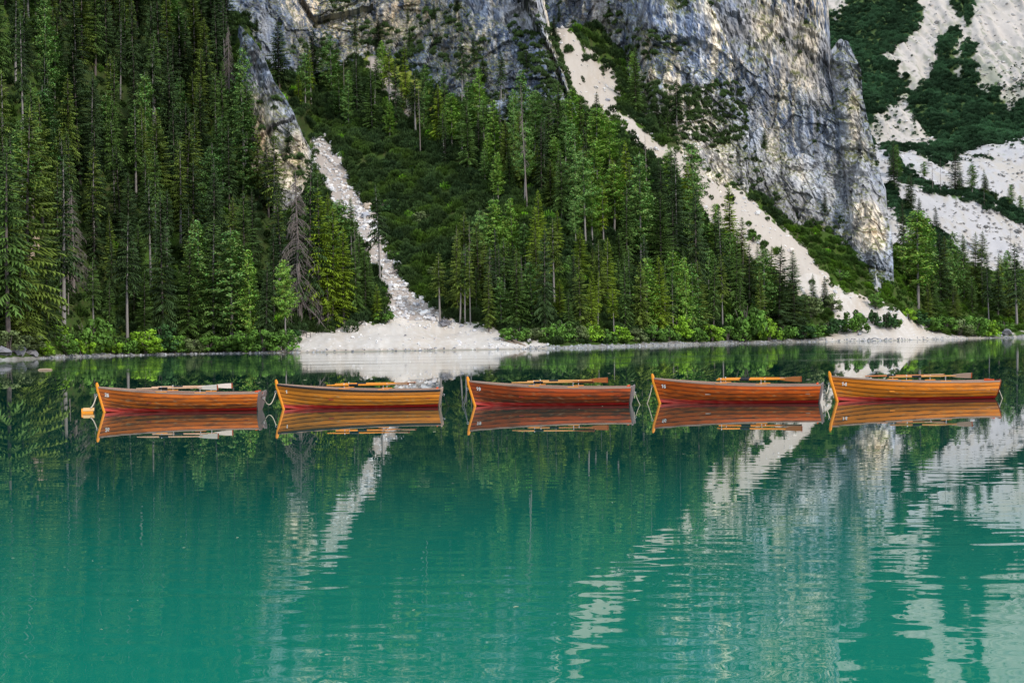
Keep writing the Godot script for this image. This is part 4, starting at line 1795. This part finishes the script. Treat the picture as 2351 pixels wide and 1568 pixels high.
	for q in spec:
		var rows := slope_at(q[0])
		var p := ground(q[0], minf(q[1], rows[1].x - 0.5))
		var s: float = q[2] * 0.5 / F * -p.z
		var o := obj("boulder", stone_mesh(600 + n, 0.8), M["boulder_" + q[3]])
		o.transform = Transform3D(Basis(Vector3.UP, r.randf() * TAU).scaled_local(Vector3(s, s * 0.85, s)), p + Vector3(0, s * 0.25, 0))
		tag(o, "%s grey boulder %s" % [q[3], q[4]] if q[3] != "grey" else "mid grey boulder %s" % q[4], "boulder", "boulders on the scree and shore")
		n += 1


# ---------------------------------------------------------------- boats
func sheer(s: float) -> float:
	return 0.505 + 0.255 * pow(1.0 - s, 2.3) + 0.03 * s * s


func beam(s: float) -> float:
	if s < 0.55:
		return 0.66 * pow(sin(s / 0.55 * PI * 0.5), 0.82)
	return lerpf(0.66, 0.50, pow((s - 0.55) / 0.45, 1.8))


func hull(s: float, q: float, side: float, out := 0.0) -> Vector3:
	var th := q * PI * 0.5
	var full := clampf(s * 2.0, 0.0, 1.0)
	full = full * (2.0 - full)
	var w := beam(s) * lerpf(pow(q, 1.25), pow(sin(th), 0.75), full)
	var kh := -0.15 + 0.06 * s * s
	var h := kh + (sheer(s) - kh) * lerpf(q, 1.0 - cos(th), full * 0.75)
	var xb := -2.5 + 0.20 * clampf((0.70 - h) / 0.7, 0.0, 1.5)
	var xs := 2.5 - 0.10 * clampf((0.52 - h) / 0.52, 0.0, 1.4)
	return Vector3(lerpf(xb, xs, s), h, side * (w + 0.022 + out))


func paint_line(s: float) -> float:
	return 0.075 + 0.06 * pow(1.0 - s, 2.5) + 0.015 * s


func plank_mesh(k: int, side: float, wood: Color, worn: Color, wear: float, sd: int) -> ArrayMesh:
	var q0 := 0.22 + 0.78 * k / 6.0 - 0.008
	var q1 := 0.22 + 0.78 * (k + 1) / 6.0
	var b := MB.new()
	var ns := 56
	var rows := 6
	var n := FastNoiseLite.new()
	n.seed = sd
	n.frequency = 1.0
	var r := RandomNumberGenerator.new()
	r.seed = sd * 31 + k * 7 + int(side)
	var tone := r.randf_range(0.9, 1.08)
	var line := []
	var first := b.v.size()
	for i in ns + 1:
		var s := float(i) / ns
		for j in rows + 1:
			var t: float = [0.0, 0.2, 0.4, 0.6, 0.78, 0.84, 1.0][j]
			var p := hull(s, lerpf(q0, q1, t), side, lerpf(0.020, 0.0, t))
			var e := hull(minf(s + 0.01, 1.0), lerpf(q0, q1, t), side) - hull(maxf(s - 0.01, 0.0), lerpf(q0, q1, t), side)
			var f := hull(s, minf(lerpf(q0, q1, t) + 0.02, 1.0), side) - hull(s, lerpf(q0, q1, t) - 0.02, side)
			var nn := e.cross(f).normalized() * side
			if nn.z * side < 0.0:
				nn = -nn
			var c := Color(wood.r * tone, wood.g * tone, wood.b * tone)
			var w := clampf(n.get_noise_2d(p.x * 1.4 + k * 9.0, p.y * 7.0) * 1.4 + wear * (1.15 - smoothstep(0.05, 0.42, p.y)) * 1.3 - 0.15, 0.0, 0.9)
			c = c.lerp(worn, w)
			var scuff := n.get_noise_2d(p.x * 11.0, p.y * 60.0 + k * 30.0)
			if scuff > 0.42 and p.y < 0.45:
				c = c.lerp(Color(0.72, 0.62, 0.52), 0.5)
			if p.y < paint_line(s) + n.get_noise_1d(p.x * 4.0) * 0.012:
				c = Color(0.76, 0.15, 0.13).lerp(Color(0.84, 0.38, 0.33), clampf(n.get_noise_2d(p.x * 3.0, p.y * 9.0 + 5.0) + (0.75 - s * 1.1), 0.0, 0.8))
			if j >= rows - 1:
				c = Color(c.r * 0.42, c.g * 0.38, c.b * 0.38)   # lap shadow under the next plank, painted into the colour
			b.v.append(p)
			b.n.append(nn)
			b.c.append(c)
	for i in ns:
		for j in rows:
			var a := first + i * (rows + 1) + j
			var z := [a, a + 1, a + rows + 1, a + 1, a + rows + 2, a + rows + 1] if side > 0.0 else [a, a + rows + 1, a + 1, a + 1, a + rows + 1, a + rows + 2]
			for y in z:
				b.ix.append(y)
	# the lower edge that laps over the plank below, and the inner face
	var dark := Color(wood.r * 0.45, wood.g * 0.4, wood.b * 0.4)  # edge faces darkened to paint in the shade of the lap
	for i in ns:
		var sa := float(i) / ns
		var sb := float(i + 1) / ns
		var lo := 0.020
		var pts := [hull(sa, q0, side, lo), hull(sb, q0, side, lo), hull(sb, q0, side, -0.012), hull(sa, q0, side, -0.012)]
		var top := [hull(sa, q1, side, 0.0), hull(sb, q1, side, 0.0), hull(sb, q1, side, -0.016), hull(sa, q1, side, -0.016)]
		if side > 0.0:
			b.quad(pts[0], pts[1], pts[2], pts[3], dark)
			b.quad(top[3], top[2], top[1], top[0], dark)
			b.quad(pts[3], pts[2], top[2], top[3], wood)
		else:
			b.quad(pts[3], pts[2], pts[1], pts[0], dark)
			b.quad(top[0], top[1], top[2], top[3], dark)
			b.quad(top[3], top[2], pts[2], pts[3], wood)
	return b.mesh()


func prism(b: MB, outline: PackedVector2Array, place: Callable, back: Vector3):
	var idx := Geometry2D.triangulate_polygon(outline)
	for t in range(0, idx.size(), 3):
		var a: Vector3 = place.call(outline[idx[t]])
		var c: Vector3 = place.call(outline[idx[t + 1]])
		var d: Vector3 = place.call(outline[idx[t + 2]])
		if (d - a).cross(c - a).dot(back) > 0.0:
			var q := c
			c = d
			d = q
		b.tri(a, c, d)
		b.tri(a + back, d + back, c + back)
	for k in outline.size():
		var a: Vector3 = place.call(outline[k])
		var c: Vector3 = place.call(outline[(k + 1) % outline.size()])
		b.quad(a, c, c + back, a + back)


func rail_mesh(side: float, inner: float, outer: float, lo: float, hi: float, s0 := 0.0) -> ArrayMesh:
	var b := MB.new()
	var ns := 48
	for i in ns:
		var sa := lerpf(s0, 1.0, float(i) / ns)
		var sb := lerpf(s0, 1.0, float(i + 1) / ns)
		var q := []
		for s in [sa, sb]:
			for o in [[outer, lo], [outer, hi], [inner, hi], [inner, lo]]:
				var w: float = o[0]
				if s < 0.03:
					w = maxf(w, -0.02)
				q.append(hull(s, 1.0, side, w) + Vector3(0, o[1], 0))
		for f in [[0, 1, 5, 4], [1, 2, 6, 5], [2, 3, 7, 6], [3, 0, 4, 7]]:
			if side > 0.0:
				b.quad(q[f[0]], q[f[1]], q[f[2]], q[f[3]])
			else:
				b.quad(q[f[3]], q[f[2]], q[f[1]], q[f[0]])
		if i == ns - 1:
			b.quad(q[4], q[5], q[6], q[7])
		if i == 0:
			b.quad(q[3], q[2], q[1], q[0])
	return b.mesh()


func make_boat(num: String, label: String, at: Vector3, turn: float, c: Dictionary) -> Node3D:
	var t := thing("rowing_boat", label, "rowing boat", at, turn, "rowing boats moored in a row")
	for side in [1.0, -1.0]:
		for k in 6:
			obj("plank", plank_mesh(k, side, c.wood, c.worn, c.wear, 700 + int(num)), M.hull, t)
	# bottom under the lowest planks
	var b := MB.new()
	for i in 24:
		var sa := i / 24.0
		var sb := (i + 1) / 24.0
		for side in [1.0, -1.0]:
			var a0 := hull(sa, 0.222, side)
			var a1 := hull(sb, 0.222, side)
			var k0 := Vector3(a0.x, a0.y - 0.05, 0)
			var k1 := Vector3(a1.x, a1.y - 0.05, 0)
			if side > 0.0:
				b.quad(k0, a0, a1, k1)
			else:
				b.quad(k1, a1, a0, k0)
	obj("bottom", b.mesh(), M.red_interior, t)
	# stem: a curved bar from the keel to the raised head
	b = MB.new()
	var pts := []
	var radii := []
	for k in 15:
		var h := lerpf(-0.16, 0.90, k / 14.0)
		var x := -2.515 + 0.20 * clampf((0.70 - h) / 0.7, 0.0, 1.5) - 0.03 * smoothstep(0.74, 0.90, h)
		pts.append(Vector3(x, h, 0))
		radii.append(0.066 if h < 0.84 else lerpf(0.066, 0.036, (h - 0.84) / 0.06))
	b.tube(pts, radii, 8, Color.WHITE, 0.72)
	obj("stem", b.mesh(), M[c.stem], t)
	# transom with a sculling notch
	var outline := PackedVector2Array()
	for k in 13:
		var p := hull(1.0, lerpf(0.2, 1.0, k / 12.0), 1.0)
		outline.append(Vector2(p.z + 0.006, p.y + (0.012 if k == 12 else 0.0)))
	outline.append(Vector2(0.46, 0.59))
	outline.append(Vector2(0.22, 0.575))
	for k in 7:
		var w := PI * k / 6.0
		outline.append(Vector2(cos(w) * 0.17, 0.565 - sin(w) * 0.12))
	outline.append(Vector2(-0.22, 0.575))
	outline.append(Vector2(-0.46, 0.59))
	for k in 13:
		var p := hull(1.0, lerpf(1.0, 0.2, k / 12.0), -1.0)
		outline.append(Vector2(p.z - 0.006, p.y + (0.012 if k == 0 else 0.0)))
	b = MB.new()
	prism(b, outline, func(p): return Vector3(2.535 - 0.10 * clampf((0.52 - p.y) / 0.52, 0.0, 1.4), p.y, p.x), Vector3(-0.035, 0, 0))
	obj("transom", b.mesh(), M[c.transom], t)
	for side in [1.0, -1.0]:
		obj("gunwale", rail_mesh(side, -0.05, 0.022, -0.022, 0.018), M[c.rail], t)
		if c.has("fender"):
			obj("rope_fender", rail_mesh(side, 0.024, 0.052, -0.05, 0.0), M.black_rubber, t)
	# small deck at the bow with a hand hole, thwarts, floor boards
	b = MB.new()
	var deck := PackedVector2Array()
	for k in 9:
		deck.append(Vector2(hull(k / 8.0 * 0.13, 1.0, 1.0).x + 0.02, hull(k / 8.0 * 0.13, 1.0, 1.0).z - 0.045))
	for k in 9:
		deck.append(Vector2(hull((8 - k) / 8.0 * 0.13, 1.0, -1.0).x + 0.02, hull((8 - k) / 8.0 * 0.13, 1.0, -1.0).z + 0.045))
	if Geometry2D.triangulate_polygon(deck).is_empty():
		deck = PackedVector2Array([Vector2(-2.42, 0.02), Vector2(-1.85, 0.26), Vector2(-1.85, -0.26), Vector2(-2.42, -0.02)])
	prism(b, deck, func(p): return Vector3(p.x, sheer(clampf((p.x + 2.5) / 5.0, 0.0, 1.0)) - 0.005, p.y), Vector3(0, -0.02, 0))
	obj("bow_deck", b.mesh(), M[c.inside], t)
	for q in [[0.34, 0.12], [0.56, 0.12], [0.90, 0.20]]:
		var p := hull(q[0], 0.82, 1.0)
		b = MB.new()
		b.box(Vector3(p.x - q[1], 0.27, -p.z + 0.03), Vector3(p.x + q[1], 0.30, p.z - 0.03))
		obj("thwart", b.mesh(), M[c.inside], t)
	for k in 4:
		b = MB.new()
		b.box(Vector3(-1.6, -0.02, -0.30 + k * 0.152), Vector3(2.2, 0.0, -0.16 + k * 0.152))
		obj("floor_board", b.mesh(), M[c.inside], t)
	# stern post knees and the high seat back that shows above the rail
	b = MB.new()
	b.box(Vector3(2.36, 0.30, -0.36), Vector3(2.39, 0.59, 0.36))
	obj("seat_back", b.mesh(), M.orange_interior, t)
	for x in [-0.41, 0.77]:
		for side in [1.0, -1.0]:
			var s: float = (x + 2.5) / 5.0
			var p := hull(s, 1.0, side) + Vector3(0, 0.018, -side * 0.015)
			b = MB.new()
			b.tube([p, p + Vector3(0, 0.095, 0)], [0.011, 0.011], 6)
			var ring := []
			var rr := []
			for k in 11:
				var w := lerpf(-PI * 1.30, PI * 0.30, k / 10.0)
				ring.append(p + Vector3(0, 0.132 + sin(w) * 0.038, cos(w) * 0.038))
				rr.append(0.0095)
			b.tube(ring, rr, 5)
			obj("rowlock", b.mesh(), M.steel, t)
			b = MB.new()
			b.box(p + Vector3(-0.16, 0, -0.03), p + Vector3(0.16, 0.022, 0.03))
			obj("rowlock_pad", b.mesh(), M.loom_orange, t)
	# painted number on the bow
	var tm := TextMesh.new()
	var font := SystemFont.new()
	font.font_names = PackedStringArray(["Droid Sans"])
	font.font_weight = 700
	font.font_italic = c.has("italic")
	tm.font = font
	tm.text = num
	tm.font_size = 48
	tm.pixel_size = 0.0031
	tm.depth = 0.008
	var qn := 0.78
	var sn: float = c.get("ns", 0.055)
	var pn := hull(sn, qn, 1.0, 0.022)
	var e := (hull(sn + 0.03, qn, 1.0) - hull(sn - 0.03, qn, 1.0)).normalized()
	var f := (hull(sn, 0.9, 1.0) - hull(sn, 0.68, 1.0)).normalized()
	var nz := e.cross(f).normalized()
	var o := obj("number", tm, M.white_paint, t)
	o.transform = Transform3D(Basis(e, nz.cross(e).normalized(), nz), pn)
	o.set_meta("label", "white number %s painted on the bow" % num)
	# ring on the stem and on the transom
	for q in [Vector3(-2.50, 0.52, 0.0), Vector3(2.56, 0.36, 0.12)]:
		b = MB.new()
		var ring := []
		var rr := []
		for k in 13:
			var w := TAU * k / 12.0
			ring.append(q + Vector3(-0.05 if q.x < 0 else 0.01, 0, 0) + Vector3(cos(w) * 0.03, sin(w) * 0.03, 0.0))
			rr.append(0.007)
		b.tube(ring, rr, 5)
		obj("mooring_ring", b.mesh(), M.steel, t)
	return t


func oar_mesh() -> Array:
	# along +x: handle at 0, blade end at 2.5
	var loom := MB.new()
	loom.tube([Vector3(0, 0, 0), Vector3(0.02, 0, 0), Vector3(0.16, 0, 0), Vector3(0.2, 0, 0), Vector3(0.7, 0, 0), Vector3(1.5, 0, 0), Vector3(2.0, 0, 0)], [0.016, 0.019, 0.019, 0.026, 0.028, 0.025, 0.02], 8)
	var sleeve := MB.new()
	sleeve.tube([Vector3(0.68, 0, 0), Vector3(0.69, 0, 0), Vector3(0.95, 0, 0), Vector3(0.96, 0, 0)], [0.028, 0.035, 0.034, 0.027], 8)
	var blade := MB.new()
	var o := PackedVector2Array([Vector2(1.85, 0.02), Vector2(2.05, 0.055), Vector2(2.25, 0.072), Vector2(2.45, 0.078), Vector2(2.45, -0.078), Vector2(2.25, -0.072), Vector2(2.05, -0.055), Vector2(1.85, -0.02)])
	prism(blade, o, func(p): return Vector3(p.x, p.y, 0.009), Vector3(0, 0, -0.018))
	var tip := MB.new()
	tip.box(Vector3(2.452, -0.08, -0.011), Vector3(2.485, 0.08, 0.011))
	return [loom.mesh(), sleeve.mesh(), blade.mesh(), tip.mesh()]


func make_oar(boat: Node3D, side: float, x0: float, roll: float, loom: String, blade: String, label: String):
	var p := hull(0.42, 1.0, side)
	var at: Vector3 = boat.transform * Vector3(x0, sheer(0.5) + 0.15, p.z - side * 0.015)
	var t := thing("oar", label, "oar", at, boat.rotation.y, "oars laid along the boats")
	t.basis = boat.transform.basis * Basis.from_euler(Vector3(roll, -side * 0.035, 0.004))
	obj("loom", G.oar[0], M[loom], t)
	obj("sleeve", G.oar[1], M.black_rubber, t)
	obj("blade", G.oar[2], M[blade], t)
	obj("blade_tip", G.oar[3], M.copper, t)


func line_between(called: String, label: String, cat: String, a: Vector3, b: Vector3, sag: float, rad: float, m: String, chain := false, lift := 0.0):
	var mb := MB.new()
	var pts := []
	var radii := []
	var n := 60 if chain else 22
	for k in n + 1:
		var t := float(k) / n
		pts.append(a.lerp(b, t) - Vector3(0, sag * 4.0 * t * (1.0 - t), 0) + Vector3(0, 0, lift * sin(t * PI)))
		radii.append(rad * (1.0 if not chain else (1.5 if k % 2 == 0 else 0.55)))
	mb.tube(pts, radii, 6)
	var o := obj(called, mb.mesh(), M[m])
	tag(o, label, cat, "mooring lines of the boats")


func build_boats():
	G.oar = oar_mesh()
	# foot of the stem on the water, heading (stern swung towards the camera), colours
	var spec := [
		["26", 240, 946.5, 0.04, {"wood": Color(0.82, 0.42, 0.12), "worn": Color(0.46, 0.27, 0.17), "wear": 0.6, "stem": "oak", "transom": "grey_transom", "rail": "worn_wood", "inside": "mahogany", "ns": 0.052}, "reddish brown rowing boat numbered 26 with grey transom, beside the floating wooden buoy"],
		["1", 652, 939.0, 0.0, {"wood": Color(0.87, 0.53, 0.17), "worn": Color(0.66, 0.43, 0.20), "wear": 0.35, "stem": "oak", "transom": "worn_wood", "rail": "worn_wood", "inside": "red_interior", "fender": true, "italic": true, "ns": 0.05}, "golden oak rowing boat numbered 1 with black rope fender around its rail"],
		["19", 1092, 932.0, 0.17, {"wood": Color(0.68, 0.29, 0.10), "worn": Color(0.36, 0.22, 0.16), "wear": 0.65, "stem": "oak", "transom": "grey_transom", "rail": "worn_wood", "inside": "red_interior"}, "dark mahogany rowing boat numbered 19 in the middle of the row"],
		["16", 1517, 926.0, 0.26, {"wood": Color(0.80, 0.36, 0.09), "worn": Color(0.46, 0.24, 0.12), "wear": 0.45, "stem": "oak", "transom": "grey_transom", "rail": "worn_wood", "inside": "worn_wood"}, "orange brown rowing boat numbered 16 with a bright orange stem"],
		["14", 1924, 921.0, -0.06, {"wood": Color(0.87, 0.50, 0.13), "worn": Color(0.64, 0.38, 0.16), "wear": 0.35, "stem": "oak", "transom": "mahogany", "rail": "worn_wood", "inside": "loom_orange", "ns": 0.062}, "golden brown rowing boat numbered 14 at the end of the row towards the far shore"]]
	var boats := []
	for q in spec:
		var bow := on_water(q[1], q[2])
		# local x runs from bow to stern; positive heading brings the stern nearer
		var dir := Vector3(cos(q[3]), 0, sin(q[3]))
		var at: Vector3 = bow + dir * 2.3
		at.y = 0.0
		boats.append(make_boat(q[0], q[5], at, -q[3], q[4]))
	var oars := [
		[0, 1.0, -1.14, 0.25, "loom_pale", "white_blade", "weathered oar with white blade on the near rail of the boat numbered 26"], [0, -1.0, -1.05, 0.0, "loom_pale", "white_blade", "weathered oar with white blade on the far rail of boat 26 by the buoy"],
		[1, 1.0, -0.92, 1.35, "loom_orange", "loom_pale", "orange oar on the near rail of the boat with the black rope fender"], [1, -1.0, -0.82, 1.35, "loom_orange", "loom_pale", "orange oar on the far rail of the boat with the black rope fender"],
		[2, 1.0, -1.07, 1.2, "loom", "blade_wood", "brown oar on the near rail of the dark mahogany boat"], [2, -1.0, -0.80, 0.2, "loom", "blade_wood", "oar with upright copper brown blade on the far rail of the dark mahogany boat"],
		[3, 1.0, -0.52, 0.15, "loom_orange", "blade_wood", "oar with worn upright blade on the near rail of the orange brown boat"], [3, -1.0, -0.62, 1.3, "loom_orange", "loom_pale", "oar lying behind on the far rail of the orange brown boat"],
		[4, 1.0, -0.92, 0.2, "loom", "worn_wood", "oar with flaking white blade on the near rail of the last golden boat"], [4, -1.0, -1.25, 1.3, "blade_wood", "loom_pale", "dull oar lying on the far rail of the last golden boat"]]
	for q in oars:
		make_oar(boats[q[0]], q[1], q[2], q[3], q[4], q[5], q[6])
	# mooring lines
	var ring := func(k: int, bow: bool) -> Vector3: return boats[k].transform * (Vector3(-2.56, 0.49, 0.0) if bow else Vector3(2.58, 0.35, 0.12))
	var buoy_at := on_water(200, 948)
	var bt := thing("mooring_buoy", "yellow wooden float shaped like a small gabled block at the bow of the first boat", "buoy", buoy_at, 0.25)
	bt.scale = Vector3(0.8, 0.75, 0.8)
	var b := MB.new()
	prism(b, PackedVector2Array([Vector2(-0.16, -0.10), Vector2(-0.16, 0.07), Vector2(0.0, 0.18), Vector2(0.16, 0.07), Vector2(0.16, -0.10), Vector2(0.0, -0.18)]), func(p): return Vector3(-0.22, p.y, p.x), Vector3(0.42, 0, 0))
	obj("float_block", b.mesh(), M.oak, bt)
	b = MB.new()
	b.box(Vector3(-0.16, 0.0, -0.012), Vector3(0.24, 0.014, 0.20), Color.WHITE, Transform3D(Basis(Vector3.RIGHT, 0.60), Vector3(0.0, 0.186, 0.0)))
	obj("top_board", b.mesh(), M.oak_pale, bt)
	line_between("mooring_chain", "pale chain from the bow of the boat numbered 26 down to the buoy", "chain", ring.call(0, true), buoy_at + Vector3(0.1, 0.14, 0.04), 0.06, 0.014, "rope", true)
	line_between("mooring_rope", "white rope hanging between the transom of boat 26 and the golden boat", "rope", ring.call(0, false), ring.call(1, true), 0.26, 0.013, "rope")
	line_between("mooring_rope", "dark rope at the transom of boat 26 beside the white rope", "rope", ring.call(0, false) + Vector3(-0.06, 0.06, 0.1), ring.call(0, false) + Vector3(0.12, -0.05, 0.0), 0.08, 0.009, "rope_dark")
	line_between("mooring_rope", "dark rope from the stern of the golden boat into the water", "rope", boats[1].transform * Vector3(2.55, 0.42, 0.2), boats[1].transform * Vector3(2.75, -0.02, 0.15), 0.04, 0.009, "rope_dark")
	line_between("mooring_chain", "dark chain from the bow of the mahogany boat into the water", "chain", ring.call(2, true), ring.call(2, true) + Vector3(-0.18, -0.52, 0.05), 0.06, 0.012, "chain", true)
	line_between("mooring_chain", "dark chain looped beside the first at the mahogany bow", "chain", ring.call(2, true), ring.call(2, true) + Vector3(-0.12, -0.52, 0.1), 0.09, 0.012, "chain", true)
	line_between("mooring_rope", "pale rope from the stern of the mahogany boat into the water", "rope", ring.call(2, false), ring.call(2, false) + Vector3(0.16, -0.38, 0.0), 0.03, 0.010, "rope")
	line_between("mooring_rope", "grey rope hanging down the transom of the mahogany boat", "rope", boats[2].transform * Vector3(2.57, 0.44, 0.28), boats[2].transform * Vector3(2.56, 0.2, 0.26), 0.0, 0.010, "rope")
	line_between("mooring_chain", "pale chain from the bow of the orange brown boat into the water", "chain", ring.call(3, true), ring.call(3, true) + Vector3(-0.17, -0.52, 0.05), 0.05, 0.013, "rope", true)
	line_between("mooring_rope", "white rope between the orange brown boat and the last golden boat", "rope", ring.call(3, false), ring.call(4, true), 0.16, 0.013, "rope")
	line_between("mooring_chain", "grey chain hanging down the transom of the orange brown boat", "chain", boats[3].transform * Vector3(2.57, 0.42, 0.25), boats[3].transform * Vector3(2.56, 0.08, 0.2), 0.0, 0.012, "chain", true)
	line_between("mooring_rope", "white rope trailing from the stern of the last golden boat into the water", "rope", boats[4].transform * Vector3(2.56, 0.40, 0.1), boats[4].transform * Vector3(2.70, -0.03, 0.2), -0.03, 0.013, "rope")


# ---------------------------------------------------------------- fences, logs, drift
func fence(x0: float, y0: float, x1: float, y1: float, posts: int, h: float, label: String):
	var t := thing("fence", label, "fence", ground(x0, y0))
	var prev := Vector3.ZERO
	for k in posts:
		var u := float(k) / (posts - 1)
		var p := ground(lerpf(x0, x1, u), lerpf(y0, y1, u)) - t.position
		var b := MB.new()
		b.tube([p - Vector3(0, 0.4, 0), p + Vector3(0, h, 0)], [0.09, 0.08], 6)
		obj("post", b.mesh(), M.rail_wood, t)
		if k > 0:
			for z in [0.45, 0.9]:
				b = MB.new()
				b.tube([prev + Vector3(0, h * z, 0.08), p + Vector3(0, h * z, 0.08)], [0.06, 0.06], 6)
				obj("rail", b.mesh(), M.rail_wood, t)
		prev = p


func log_between(label: String, a: Vector3, b: Vector3, r0: float, r1: float, m: String):
	var mb := MB.new()
	var pts := []
	var radii := []
	for k in 7:
		var t := k / 6.0
		pts.append(a.lerp(b, t) + Vector3(0, sin(t * 5.0) * r0 * 0.4, 0))
		radii.append(lerpf(r0, r1, t))
	mb.tube(pts, radii, 8)
	tag(obj("fallen_log", mb.mesh(), M[m]), label, "log", "fallen logs on the shore")


func build_small():
	fence(686, 766, 712, 772, 4, 1.3, "grey wooden handrail at the end of the white beach under the pale rock")
	fence(66, 592, 96, 586, 4, 1.2, "little wooden railing on the path through the steep forest")
	var up := Vector3(0, 0.35, 0)
	log_between("long pale fallen trunk sloping to the water at the end of the white beach", ground(1152, 776) + up, ground(1206, 794) + up * 0.6, 0.28, 0.16, "driftwood")
	log_between("thin bleached log beside the long fallen trunk on the white beach", ground(1150, 781) + up * 0.6, ground(1185, 789) + up * 0.6, 0.14, 0.10, "driftwood")
	log_between("short drift log lying on the stones below the steep forest", ground(243, 806) + up, ground(262, 812) + up * 0.5, 0.22, 0.16, "driftwood")
	log_between("grey log lying across the boulder chute by the sparse trunk", ground(895, 642) + up, ground(918, 622) + up, 0.25, 0.15, "dead_wood")
	# a log afloat on the far left water
	var p := on_water(102, 850)
	var mb := MB.new()
	mb.tube([p + Vector3(-0.62, -0.02, 0), p + Vector3(-0.5, 0.03, 0), p + Vector3(0.1, 0.05, 0.02), p + Vector3(0.55, 0.03, 0), p + Vector3(0.62, 0.0, 0)], [0.04, 0.10, 0.11, 0.09, 0.03], 8)
	tag(obj("floating_log", mb.mesh(), M.driftwood), "pale log afloat near the outcrop, away from the boats", "log")
	# twigs and leaves drifting on the water
	var r := RandomNumberGenerator.new()
	r.seed = 63
	var places := []
	mb = MB.new()
	mb.tube([Vector3(-0.5, 0, 0), Vector3(0, 0.12, 0.1), Vector3(0.5, 0, 0)], [0.1, 0.16, 0.05], 5)
	for k in 70:
		var d := pow(r.randf(), 2.0) * 110.0 + 10.0
		var q := Vector3(r.randf_range(-0.36, 0.36) * d, 0.003, -d)
		var s := r.randf_range(0.02, 0.07) * clampf(d / 40.0, 0.4, 2.0)
		places.append([Transform3D(Basis(Vector3.UP, r.randf() * TAU).scaled_local(Vector3(s * 2.0, s * 0.3, s)), q), Color(0.78, 0.75, 0.62)])
	scatter("drift_twigs", "tiny leaves and twigs floating on the lake", [mb.mesh()], M.stone, places)
